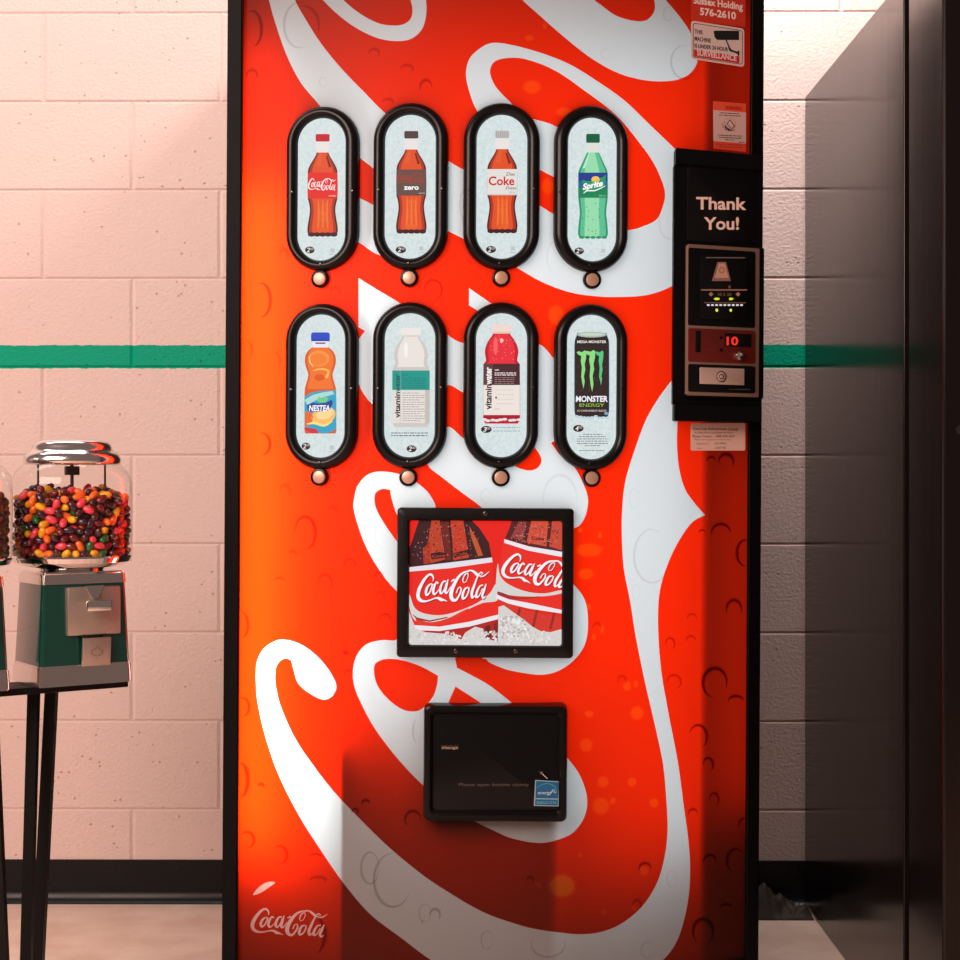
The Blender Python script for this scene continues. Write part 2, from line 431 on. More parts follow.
def plate(S, name, x0, x1, y0, y1, r, m, parent, h0, h1, bev=.001, label=None):
    """raised rounded plate from height h0 to h1 over plane S"""
    t = pxrr(S, x0, x1, y0, y1, r, 6, h1); bm = bmesh.new()
    loft(bm, S, [(inset(t, 0), h0), (inset(t, 0), h1-bev), (inset(t, bev*.3), h1-bev*.3), (inset(t, bev), h1)], cap_last=True)
    bmesh.ops.recalc_face_normals(bm, faces=bm.faces)
    o = obj(name, bm, m, parent, autos=True)
    if label: o['label'] = label
    return o
def disc(S, name, px, py, r, m, parent, h0, h1, bev=.001, n=24):
    a, b = S.uv(px, py, h1); bm = bmesh.new()
    ring = lambda rr: [(a+rr*math.cos(2*PI*i/n), b+rr*math.sin(2*PI*i/n)) for i in range(n)]
    loft(bm, S, [(ring(r), h0), (ring(r), h1-bev), (ring(r-bev*.3), h1-bev*.3), (ring(r-bev), h1)], cap_last=True)
    bmesh.ops.recalc_face_normals(bm, faces=bm.faces)
    return obj(name, bm, m, parent, autos=True)

XL0, XL1, XR0, XR1 = -.4790, -.4500, .4575, .4835
TOPZ = 2.0
bm = bmesh.new(); box(bm, XL0, XR1, .24, .88, .03, TOPZ-.01, .006)
obj('cabinet', bm, M_black2, vm)
# four levelling feet
for sx in (XL0+.06, XR1-.06):
    for sy in (.3, .82):
        bm = bmesh.new(); lathe(bm, [(0, -.003), (.022, -.003), (.022, .006), (.008, .009), (.008, .031), (0, .031)], 20, sx, sy)
        obj('foot', bm, M_steel, vm, autos=True)
def trim(x0, x1, name='side_trim'):
    yf0, yf1 = drop(x0)-.013, drop(x1)-.013
    bm = bmesh.new(); r = bmesh.ops.create_cube(bm, size=1)
    for v in r['verts']:
        L = v.co.x < 0; fr = v.co.y < 0
        v.co = Vector((x0 if L else x1, (yf0 if L else yf1) if fr else .24, .03 if v.co.z < 0 else TOPZ))
    bmesh.ops.bevel(bm, geom=[e for e in bm.edges], offset=.003, segments=3, affect='EDGES')
    return obj(name, bm, M_black2, vm, autos=True)
tl = trim(XL0, XL1); tr_ = trim(XR0, XR1)
def curved_bar(name, z0, z1, off):
    xs = np.linspace(XL1+.0005, XR0-.0005, 40); bm = bmesh.new()
    sec = []
    for x in xs:
        y = drop(x)-off
        sec.append([bm.verts.new((x, yy, zz)) for yy, zz in ((y, z0), (y, z1), (.24, z1), (.24, z0))])
    for A, B in zip(sec, sec[1:]):
        for i in range(4): bm.faces.new((A[i], A[(i+1) % 4], B[(i+1) % 4], B[i]))
    bm.faces.new(sec[0]); bm.faces.new(sec[-1]); bmesh.ops.recalc_face_normals(bm, faces=bm.faces)
    return obj(name, bm, M_black2, vm, autos=True)
curved_bar('top_trim', 1.955, TOPZ, .012); curved_bar('bottom_trim', .03, .105, .012)
hs = Plane((XL0+.010, drop(XL0)-.013, 0), 0)
disc(hs, 'hinge_screw', 232, 376.5, .0055, M_screw, vm, 0, .003)

# ---- front panel artwork: white script parts in photo-frame coordinates
W = []
def shape(pts, corners=(), neg=False, n=6):
    corners = [pts.index(c) if isinstance(c, tuple) else c for c in corners]
    W.append((spline(pts, True, n, corners), neg))
# long stroke from the top left, joined with the big loop
shape([(262,-80),(263,-30),(269,0),(275,22),(287,56),(301,83),(320,106),(338,132),(358,156),(373,168),(410,202),(447,230),(464,239),(492,254),(519,269),(542,282),(569,292),(593,296),(616,297),(647,295),(672,286),(705,262),(720,225),(712,190),(690,164),(674,148),(647,122),(625,101),(600,83),(569,64),(538,52),(507,44),(492,43),(482,47),(470,58),(466,72),(468,87),(476,109),(492,131),(520,157),(560,180),(590,190),(604,180),(590,152),(555,126),(522,115),(511,103),(496,87),(490,72),(494,62),(507,58),(525,59),(554,70),(585,91),(616,115),(638,141),(653,162),(663,184),(665,195),(663,206),(657,219),(644,226),(629,230),(600,228),(555,214.5),(540,206),(500,188),(464,170),(447,160),(415,136),(385,113),(364,92),(340,67),(320,42),(306,20),(295,0),(285,-30),(280,-80)], (0, 92))
shape([(358.5,197.5),(373,205),(405,226),(428,250),(408,260),(379,255),(358.5,242)], (0, 3, 6))
shape([(323,0),(335.6,12.5),(354,26.6),(376,37.5),(395,41),(410.6,39),(421.6,29.7),(426,15.6),(426,0),(420,-35),(408,-90),(392,-90),(403,-35),(410.6,0),(412.5,10),(410.6,18.8),(404,24),(395,25.6),(379,23.4),(360.6,14),(343.4,0),(322,-24),(290,-90),(262,-90),(302,-24)], (10, 11, 22, 23))
shape([(505,-20),(522.5,0),(538,14),(563,36),(591,58),(619,73.4),(647.5,80.6),(672.5,80.6),(688,75),(696.6,64),(697,50),(690,32),(680,17),(666,0),(650,-25),(610,-90),(585,-90),(618,-40),(640,-22),(652,-6),(655,6),(653,14),(646,20.3),(635,21),(616,15.6),(600.6,4.7),(585,-8),(540,-60),(515,-90),(465,-90)], (15, 16, 28, 29))
# middle strokes, with straight cut left edges
shape([(358.5,278),(378,290),(398,302),(447.5,335),(463,343),(500,344),(538.5,344),(555,360),(585,392),(590,430),(570,446),(556,441),(551,443),(560,455),(574,467),(583,483),(588,499),(586,514),(580,525),(574,528),(540,535),(500,530),(482,508),(461,492),(439,475),(429,466.5),(424,450),(447.5,427),(463,438),(490,452),(517.5,467.5),(530,470.5),(538,467.5),(541.5,460),(536,449),(515,425),(490,405),(463,392.5),(447.5,385),(415,396),(400,425),(372,404),(362,391),(357,380),(340,360),(357.5,341),(365,331),(358.5,327)], ((358.5,278), (358.5,327), (365,331), (357.5,341), (551,443)))
shape([(469,288),(489,302),(512,318),(525,335),(505,335),(478,311),(469,305.5)], (0, 3, 6))
# small loop left of the picture frame
shape([(354,499),(353.5,508),(357.5,524),(367,549),(382,574),(395.6,590),(415,606),(440,622),(470,636),(470,600),(440,585),(415,564),(395,539),(382.5,520.6),(376,508),(374.5,499),(376,492.5),(382.5,489),(390,490),(391,496),(393.5,505),(398,516),(420,535),(445,530),(436,508),(434,502),(428,492.5),(420,485),(410,478),(395,473),(379,471.5),(367,475),(357.5,486)], ((390,490),))
shape([(560,575),(574,585),(585,600.6),(588,622.5),(585,644),(574,660),(558,671),(542.5,674.7),(524,673),(502,668),(480,656),(460,630),(500,600)], ())
# lower loop behind the delivery door
shape([(353,669),(354,685),(360.5,702),(373,725.6),(386,744),(401.5,763),(421.5,783.8),(440,799),(460,814),(480,824),(492.5,830),(511,838),(539,843),(558,839.7),(573.7,832),(584.7,816),(587,797.5),(580,775.6),(569,760),(545,730),(509,700.6),(485.6,683),(457,667.5),(455,658),(452,640),(400,632),(396,640),(382.5,640),(367,644),(357.5,654)], ((457,667.5), (455,658)))
W.append((spline([(374,669),(376,682),(382.5,693),(395,705),(407.5,711),(420,710),(432.5,697.5),(437,685),(438,675.6),(420,666),(401,660),(385.6,659),(376,663)], True, 6, (8,)), True))
W.append(([(455.5,686.5),(479,701.5),(500,720),(530,780),(440,780),(441,720),(449,701)], True))
W.append(([(456,658),(456.8,667.5),(486,683),(500,675),(486,659)], True))
# big sweep along the bottom and up the right side
shape([(256,675.6),(257.5,700.6),(265,735),(279,775.6),(301,819),(323,853.5),(345,885),(370,914),(400,937),(431,960),(462,977),(500,988),(550,995),(600,990),(640,976),(663,960),(676,943),(684,920),(689,893),(690,864),(688,837),(684,808),(678,763),(669,716),(661,669),(658,622.5),(660,590),(669,561),(680,539),(692.5,522),(705,515),(696,505),(685,489),(679,467.5),(677,442.5),(677.5,421),(682,380),(676,376),(672,380),(658,399),(645.6,420.6),(633,455),(625,483),(622,514),(622,540),(624,570),(630,600.6),(636,638),(645.6,685),(655,725.6),(663,764),(666.5,801.7),(667.5,833),(664,860),(657,883),(642.5,906),(621.7,923.5),(601,932),(580,934.3),(560,932.5),(541,930),(521,925.5),(483,912),(441.7,888),(420,873),(387,845.5),(353,812),(333,790.5),(312,763.5),(295,738),(281,707),(275.6,685),(275.6,669),(279.4,661.6),(285.6,658.4),(291,660),(293.4,669),(298,683),(310.6,694),(323,699.7),(331,697.5),(336,689.7),(335.6,682),(326,666),(310.6,650.6),(295,642),(279,640),(265,647.5),(257.5,660)], ((705,515), (677.5,421), (291,660)))
# droplets: crescents / rings / blobs as pigment factors
D = []
def crescent(cx, cy, rx, ry, f=.62, a0=-50, a1=200, w=3.0):
    for ww, ff in ((w*1.5, 1-(1-f)*.4), (w*.75, f)):
        pts = []
        for k in range(9):
            a = math.radians(a0+(a1-a0)*k/8); q = math.sin(PI*(k+.25)/8.5)
            pts.append((cx+rx*math.cos(a), cy-ry*math.sin(a), max(.25, ww*q)))
        L, R = stroke_outline(pts, 2); D.append((L+R[::-1], (ff, ff*ff if ff < 1 else ff, ff)))
def blob(cx, cy, rx, ry, f=(1.15, 1.9, 1.5)):
    D.append((ellipse(cx, cy, rx*1.25, ry*1.25, 20), ((1+f[0])/2, (1+f[1])/2, 1.2))); D.append((ellipse(cx, cy, rx, ry, 20), f))
for a in ((252,29,9.5,18,.5,-80,110,3.2),(303,26,16,20,.7,-20,100,3),(252,75,5,5,.7),(374,53,5,4,.75),(407,69,6,4,.75),(426,88,6,8,.65,0,200,3),(388,102,5,3,.75),
          (261,300,9.5,17,.62,-100,110,3),(247,350,5,9,.75,-80,100,2),(275,361,5,8,.75,-60,110,2),(335,292,5,5,.8),(262,444,8,11,.62,-90,110,3),
          (285,491,5,6,.8),(305,533,10.5,16.5,.6,-100,180,3),(293,553,3,2,.75),(333,510,4,3,.8),(279,581,6,3,.7,0,180,2),(325,583,7,8.5,.7,-60,200,2.2),(350,566,6,7,.7,-20,200,2),
          (241,625,7,13,.7,-80,90,3),(385,620,6,6,.72,0,200,2),(379,577,4,5,.75),(243,707,6,9,.65,-100,120,2.5),(240,780,8,17,.6,-90,100,4),(261,786,2.5,2,.6),
          (262,715,3,3,.8),(247,840,7,8,.62,-90,150,3),(279,855,8,9,.62,-90,130,3),(315,858,8,4,.7,10,170,2),(366,804,4,4,.45,0,200,3),(355,812,3,3,.5),(413,820,8,9,.45,0,220,3),
          (349,676,5,6,.75,0,200,2),(380,597,4,5,.8),(497,590,3,3,.8),(420,255,9,10,.7,-80,180,2.5),(433,290,9,10,.72,-80,200,2.5),(284,255,4,6,.8),
          (726,462,7.5,8,.35,-30,190,3.5),(711,461,4.5,4,.5,0,190,2.5),(721,533,9.5,9,.35,0,190,3.2),(702,533,3,3,.5,0,180,2),(745,553,8,13,.35,60,280,3),(734,610,7.5,10,.35,-20,200,3.4),
          (692,619,5,5,.7,0,190,2),(691,641,5,5,.7,0,190,2),(670,644,4.5,6,.65,-60,190,2),(674,682,7,7,.7,-80,200,2.2),(715,683,12,15,.3,-20,260,4),(736,701,7.5,5,.35,0,190,3),
          (698,737,9,12,.42,-60,160,3),(708,765,5,7,.4,-60,190,3),(714,800,4.5,7,.45,-60,190,2.5),(693,814,4.5,5,.55,0,190,2.5),(710,862,6.5,7,.4,-10,200,2.8),(736,861,9,12,.35,40,240,3),
          (703,932,10,13,.35,-60,230,4),(726,908,6,4,.45,0,190,2.5),(745,825,6,7,.4,60,200,2),(645,869,6,6,.5,0,200,3),(637,905,4,5,.7),(597,628,4,5,.8),
          (622,681,4,5,.8),(612,250,5,5,.8),(318,880,8,3,.7),(285,935,40,32,.55,-35,40,5),(340,655,9,3,.6,20,80,4),(435,915,5,6,.7)):
    crescent(*a)
for a in ((370,868,9,16,.72,0,359,2.0),(393,880,19,27,.72,90,330,3.0),(425,913,6,9,.78,0,350,1.2),(422,922,0.1,0.1,.8),(487,940,6,9,.8,0,350,1.2),(548,944,17,13,.75,150,380,1.8),(530,880,3,3,.6),
          (300,25,16,23,.82,70,290,2.6),(323,82,3.5,5,.88,0,350,1),(668,14,4.5,7,.85,0,350,1.2),(685,62,14,17,.8,80,330,2),(606,54,5,5,.9,0,350,1.2),(652,556,18,27,.86,60,350,2),(636,592,4,7,.92,0,350,1),
          (634,498,4.5,10,.93,0,350,1),(560,500,17,25,.90,0,190,2.5),(383,535,8,13,.92,90,280,1.5),(319,678,11,9,.9,0,180,2),(417,731,4,12,.85,90,260,2.2),(468,205,8,20,.9,90,270,2),(669,219,10,20,.9,150,300,2),
          (560,680,8,6,.92,180,340,1.6),(672,879,5,8,.9,0,350,1.4),(648,950,7,8,.88,0,350,1.5),(486,496,5,7,.9,0,350,1.2),(556,257,9,16,.92,100,260,1.5)):
    crescent(*a)
for a in ((532,87,8,6),(545,26,2,3),(529,38,4,2.5),(564,112,7,4),(548,186,6,7),(556,315,7,9),(589,550,12,6),(586,574,7,5),(589,607,2,3),(602,629,2,4),(594,637,2,3),(627,686,3.5,4.5),(636,684,2,3),
          (589,714,4,3),(637,713,6,6),(586,745,5.5,6),(603,782,5,5),(632,782,4,4),(601,806,7.5,7.5),(613,801,2.5,3),(654,803,4,4),(644,871,4,4),(580,855,2,2.5),(604,912,2.5,3),(634,908,2,3),(580,530,2,2.5),
          (562,886,12,10.5,(1.15, 3.2, 2)),(539,885,3,3),(708,712,0.5,0.5),(420,895,0.5,0.5),(600,535,2,3)):
    blob(*a)
# small cola script in the lower left corner, part of the artwork
LOGO = []
X8 = np.array([[1/9.6, 0], [0, 1/9.6], [240, 895]])
for st in SCRIPT:
    L, R = stroke_outline(st, 3); LOGO.append([tuple(np.array((*p, 1)) @ X8) for p in L+R[::-1]])
GL = spline([(253,895),(259,887),(268,882),(275,882.5),(268,888),(260,893)], True, 4)

def pip(P, pts):
    x, y = P[:, 0], P[:, 1]; ins = np.zeros(len(P), bool); q = np.array([tuple(p[:2]) for p in pts]); j = len(q)-1
    bb = (x >= q[:, 0].min()) & (x <= q[:, 0].max()) & (y >= q[:, 1].min()) & (y <= q[:, 1].max())
    if not bb.any(): return ins
    xs, ys = x[bb], y[bb]; r = np.zeros(len(xs), bool)
    for i in range(len(q)):
        xi, yi, xj, yj = *q[i], *q[j]
        if yi != yj: r ^= ((yi > ys) != (yj > ys)) & (xs < (xj-xi)*(ys-yi)/(yj-yi)+xi)
        j = i
    ins[bb] = r; return ins
PX0, PX1, PY0, PY1 = 230.0, 750.5, -78, 973
verts, edges = [], []
def ring_in(pts):
    o = len(verts); pts = [(min(max(p[0], PX0+.01), PX1-.01), min(max(p[1], PY0+.01), PY1-.01)) for p in pts]
    verts.extend(Vector(p) for p in pts); n = len(pts); edges.extend((o+i, o+(i+1) % n) for i in range(n))
o = len(verts); verts += [Vector(p) for p in ((PX0, PY0), (PX1, PY0), (PX1, PY1), (PX0, PY1))]; edges += [(o, o+1), (o+1, o+2), (o+2, o+3), (o+3, o)]
for x in np.arange(PX0+8, PX1, 8.0): o = len(verts); verts += [Vector((x, PY0)), Vector((x, PY1))]; edges.append((o, o+1))
for y in np.arange(PY0+30, PY1, 30.0): o = len(verts); verts += [Vector((PX0, y)), Vector((PX1, y))]; edges.append((o, o+1))
for p, _ in W: ring_in(p)
for p, _ in D: ring_in(p)
for p in LOGO: ring_in(p)
ring_in(GL)
vo, eo, fo, *_r = delaunay_2d_cdt(verts, edges, [], 0, 1e-4)
V2 = np.array([tuple(v) for v in vo]); FC = np.array([V2[list(f)].mean(0) for f in fo])
white = np.zeros(len(fo), bool)
for p, neg in W:
    k = pip(FC, p)
    if neg: white &= ~k
    else: white |= k
RED = np.array((.86, .0165, .0003)); WHT = np.array((.48, .55, .58))
col = np.where(white[:, None], WHT, RED)
front = np.where(white[:, None], np.array((.53, .52, .52)), np.array((.12, .022, .013)))   # ink as seen by reflected light
for p, f in D:
    k = pip(FC, p); f = np.array(f)
    wf = np.where(white[:, None], np.minimum(np.full(3, min(f[0], 1.0)), 1.03), f); front = np.where(k[:, None], front*min(f[0], 1.4), front)
    col = np.where(k[:, None], col*wf, col)
for p in LOGO:
    k = pip(FC, p)[:, None]; col = np.where(k, np.array((.80, .36, .32)), col); front = np.where(k, np.array((.62, .40, .36)), front)
col = np.where(pip(FC, GL)[:, None], np.array((.9, .45, .36)), col)
col = np.clip(col, 0, .93)
me = bpy.data.meshes.new('front_panel')
me.from_pydata([tuple(CS.px(v[0], v[1])) for v in V2], [], [tuple(reversed(f)) for f in fo])
ca = me.color_attributes.new('Col', 'FLOAT_COLOR', 'CORNER'); dat = []
for p, c in zip(me.polygons, col): dat += [float(c[0]), float(c[1]), float(c[2]), 1.0]*p.loop_total
ca.data.foreach_set('color', dat)
cf = me.color_attributes.new('Front', 'FLOAT_COLOR', 'CORNER'); dat = []
for p, c in zip(me.polygons, front): dat += [float(c[0]), float(c[1]), float(c[2]), 1.0]*p.loop_total
cf.data.foreach_set('color', dat)
for p in me.polygons: p.use_smooth = True
me.materials.append(M_panel)
fp = bpy.data.objects.new('front_panel', me); C.objects.link(fp); fp.parent = vm
fp['label'] = 'red backlit panel printed with giant white script and water drops'

# ---- inside the door: opaque partitions, tube lights and added fill lamps behind the panel
def zl(py, D=2.8): return CAMZ+(480-py)/F*D
def xl(px): return CS.px(px, 600).x
def partition(x0, x1, z0, z1, y0=None):
    bm = bmesh.new(); box(bm, x0, x1, (drop((x0+x1)/2)+.012) if y0 is None else y0, .236, z0, z1); return obj('partition', bm, M_black2, vm)
partition(xl(334)-.002, xl(334)+.002, .11, zl(752))
partition(xl(559)-.002, xl(559)+.002, .11, zl(790))
partition(xl(700)-.002, xl(700)+.002, .11, 1.95)
def lamp(name, x0, x1, z0, z1, y, L, col=(1, 1, 1)):
    l = bpy.data.lights.new(name, 'AREA'); l.shape = 'RECTANGLE'; l.size = x1-x0; l.size_y = z1-z0
    l.energy = L*PI*(x1-x0)*(z1-z0); l.color = col
    o = bpy.data.objects.new(name, l); C.objects.link(o); o.parent = vm
    o.location = ((x0+x1)/2, y, (z0+z1)/2); o.rotation_euler = (-PI/2, 0, 0); return o
lamp('tube_light_edge', xl(259), xl(276), zl(855), zl(190), .134, 74, (1, .98, .95))
lamp('tube_light_edge_top', xl(259), xl(276), zl(185), zl(40), .134, 9, (1, .98, .95))
lamp('tube_light_main', xl(335), xl(698), zl(700), zl(36), .19, 2.3)
lamp('tube_light_low', xl(563), xl(695), zl(865), zl(703), .19, 2.3)
lamp('tube_light_low_left', xl(290), xl(331), zl(845), zl(703), .19, 2.2)
lamp('strip_fill_right', xl(704), xl(741), zl(820), zl(440), .20, 1.35)  # added fill lamp that lifts the dim strip right of the partition
lamp('strip_fill_right_top', xl(704), xl(741), zl(150), zl(-10), .20, 1.2)  # added fill lamp brightening the upper end of that strip

# ---- drink windows
ICE = (214, 226, 227)
PODS = [((286,358,106.3,271),(297.8,345.3,118.3,260.4),(319,278.5)),((373,447.8,102.6,270),(385,435.3,115,258.5),(409,277.5)),
        ((463.5,540,102.6,270),(476.6,526.9,115,258.5),(501.5,277.5)),((555,628.5,105.3,272),(568,616.3,117.9,261),(593,279.5)),
        ((285,356.9,303.4,469.6),(296.5,344.7,314.7,457.4),(318.5,477)),((372.3,446.9,302,468.7),(384.6,434.7,313.4,457),(408,477.3)),
        ((463.5,538.9,302,468.7),(476,526.7,313.4,457),(501,477.5)),((555,627.6,304,470.5),(567,616.3,315,459),(592.5,478))]
def curvy(h, pts):   # symmetric outline from half widths: list of (y, halfwidth) around x=h
    s = spline([(y, w, 0) for y, w in pts], closed=False, n=3)
    return [(h-p[1], p[0]) for p in s]+[(h+p[1], p[0]) for p in reversed(s)]
def price(A, cx, cy, rx=4.8, txt='2'):
    A.ell(cx, cy, rx, 3.5, (40, 30, 34), 4); A.text(txt, cx-3.2, cx-.2, cy+2.2, 4.4, (235, 225, 225), 5, .02, shear=.2); A.text('00', cx+.4, cx+3.8, cy+.2, 2.4, (220, 200, 200), 5)
def cola_bottle(A, cx, dy, cap, lab, labtxt):
    Y = lambda v: v+dy
    body = [(152,5.6),(156,7.2),(162,10.8),(167,13.5),(170,14.5),(174,14.9),(198,14.9),(203,13.6),(210,12.7),(218,13.6),(227,15.1),(232,15.1),(235,14.2)]
    body = [(Y(a), b) for a, b in body]
    A.poly(curvy(cx, body), (78, 22, 22), 2)
    A.poly(curvy(cx, [(a, b*.88) for a, b in body]), (176, 50, 26), 3)
    A.poly(curvy(cx, [(a, b*.70) for a, b in body]), (226, 78, 36), 4)
    A.poly(curvy(cx, [(a, b*.40) for a, b in body if a > Y(200)]), (236, 98, 46), 4)
    for k in (-.30, .02, .34): A.stroke([(cx+k*14, Y(200), .8), (cx+k*13, Y(212), 1.9), (cx+k*15, Y(228), 1.4)], (240, 116, 52), 5)
    A.stroke([(cx-2, Y(154), 3), (cx-4, Y(166), 5)], (226, 92, 42), 5)
    A.stroke([(cx+4, Y(156), 1.5), (cx+7.5, Y(167), 2.5)], (120, 30, 24), 5)
    for k in range(-2, 3):
        A.ell(cx+k*5.6, Y(234.5), 3.6, 2.2, (62, 20, 30), 6)
    A.poly(curvy(cx, [(Y(142), 6.6), (Y(146), 6.9), (Y(150), 6.3), (Y(152.5), 5.7)]), (232, 226, 222), 5)
    A.poly(rrect(cx-7, cx+7, Y(134), Y(141.5), 1.2, 3), cap, 6)
    for k in range(-3, 4): A.rect(cx+k*1.9-.25, cx+k*1.9+.25, Y(135), Y(141), tuple(int(c*.75) for c in cap), 7)
    A.poly([(cx-14.9, Y(172.5)), (cx+14.9, Y(172.5)), (cx+14.9, Y(198.6)), (cx-14.9, Y(198.6))], lab, 7)
    labtxt(A, cx, dy)
def lab_coke(A, cx, dy):
    cola_script(A, {0: (cx-10.7, 178.6+dy), 1: (cx-14.2, 186+dy), 2: (cx-2.6, 191.5+dy), 3: (cx+.4, 190.5+dy), 4: (cx+13.6, 179.4+dy), 5: (cx+11.8, 190+dy)}, (250, 240, 238), 8)
    A.text('classic', cx+6, cx+13.5, 196.4+dy, 1.6, (250, 225, 220), 8)
def lab_zero(A, cx, dy):
    cola_script(A, {0: (cx-10.7, 176+dy), 1: (cx-14.2, 182+dy), 2: (cx-2.6, 187+dy), 3: (cx+.4, 186.5+dy), 4: (cx+13.6, 176+dy), 5: (cx+11.8, 186+dy)}, (176, 52, 40), 8)
    A.text('zero', cx-7.5, cx+7.5, 192.6+dy, 4.6, (250, 250, 250), 9, .035)
    A.text('sans', cx+7.5, cx+13.5, 196.6+dy, 1.5, (215, 200, 190), 8)
def lab_diet(A, cx, dy):
    A.rect(cx-14.9, cx+14.9, 197.4+dy, 198.6+dy, (205, 200, 200), 8)
    A.text('Coke', cx-13.6, cx+12.2, 188.4+dy, 8.3, (206, 28, 44), 9, .022)
    A.text('Diet', cx+4, cx+12.5, 179.2+dy, 3.4, (50, 40, 45), 8, shear=.3)
    A.text('Diete', cx+3.4, cx+14, 192.8+dy, 3.0, (50, 40, 45), 8, shear=.3); A.text('500 ml', cx+7, cx+13, 196.2+dy, 1.2, (130, 110, 110), 8)
def p_coke(A): cola_bottle(A, 322.6, 0, (206, 30, 50), (226, 38, 34), lab_coke); price(A, 309.8, 250)
def p_zero(A): cola_bottle(A, 411.3, -3, (84, 66, 66), (98, 76, 70), lab_zero); price(A, 400.8, 249.8, 5.2)
def p_diet(A): cola_bottle(A, 502.2, -3.4, (190, 186, 184), (226, 222, 216), lab_diet); price(A, 491, 249.5, 5)
def p_sprite(A):
    cx = 593
    b = [(152,5.6),(158,8.5),(164,11.2),(169,13.6),(172,14.5),(176,14.7),(198,14.7),(206,13.8),(214,13.2),(221,14),(228,14.7),(234,14.9),(238,13.5)]
    A.poly(curvy(cx, b), (38, 148, 106), 2); A.poly(curvy(cx, [(a, w*.86) for a, w in b]), (92, 192, 146), 3); A.poly(curvy(cx-1, [(a, w*.5) for a, w in b if a > 150]), (150, 220, 174), 4)
    A.poly([(cx-3, 153), (cx-8, 168), (cx-10.5, 168.5), (cx-4, 153)], (196, 232, 210), 5)
    for k in range(14): A.ell(cx+rng.uniform(-11, 11), rng.uniform(202, 234), .5, .6, (34, 128, 92), 6)
    for k in range(-2, 3): A.ell(cx+k*5.6, 237.4, 2.6, 1.4, (40, 140, 100), 5)
    A.poly(curvy(cx, [(142, 5.8), (147, 6.2), (152.5, 6.6)]), (222, 224, 216), 5)
    A.poly(rrect(cx-6.8, cx+6.8, 133.8, 142.8, 1.2, 3), (10, 96, 66), 6)
    for k in range(-3, 4): A.rect(cx+k*1.9-.25, cx+k*1.9+.25, 135, 142, (6, 76, 52), 7)
    A.rect(cx-14.7, cx+14.7, 172.6, 181, (28, 60, 140), 6); A.rect(cx-14.7, cx+14.7, 181, 188, (26, 104, 140), 6); A.rect(cx-14.7, cx+14.7, 188, 197.8, (16, 132, 84), 6)
    A.poly([(cx-11, 180), (cx-4, 181.5), (cx+4, 179), (cx+10, 177), (cx+13, 174.5), (cx+12, 186), (cx+5, 189.5), (cx-3, 189), (cx-10, 193.5), (cx-9, 188)], (30, 150, 110), 7)
    A.ell(cx+2.6, 179.6, 4.2, 3.4, (250, 196, 90), 7)
    A.stroke([(cx-9.6, 193.5, .5), (cx-6, 190.8, 1.2), (cx+2, 190.5, 1.2), (cx+12.5, 186, .5)], (250, 250, 250), 8)
    A.text('Sprite', cx-10.4, cx+9.6, 189.8, 5.6, (252, 252, 252), 9, .04, slope=-.2, shear=.15)
    A.text('500 mL', cx+6, cx+13, 196.4, 1.5, (170, 220, 190), 8)
    price(A, 579.2, 251)
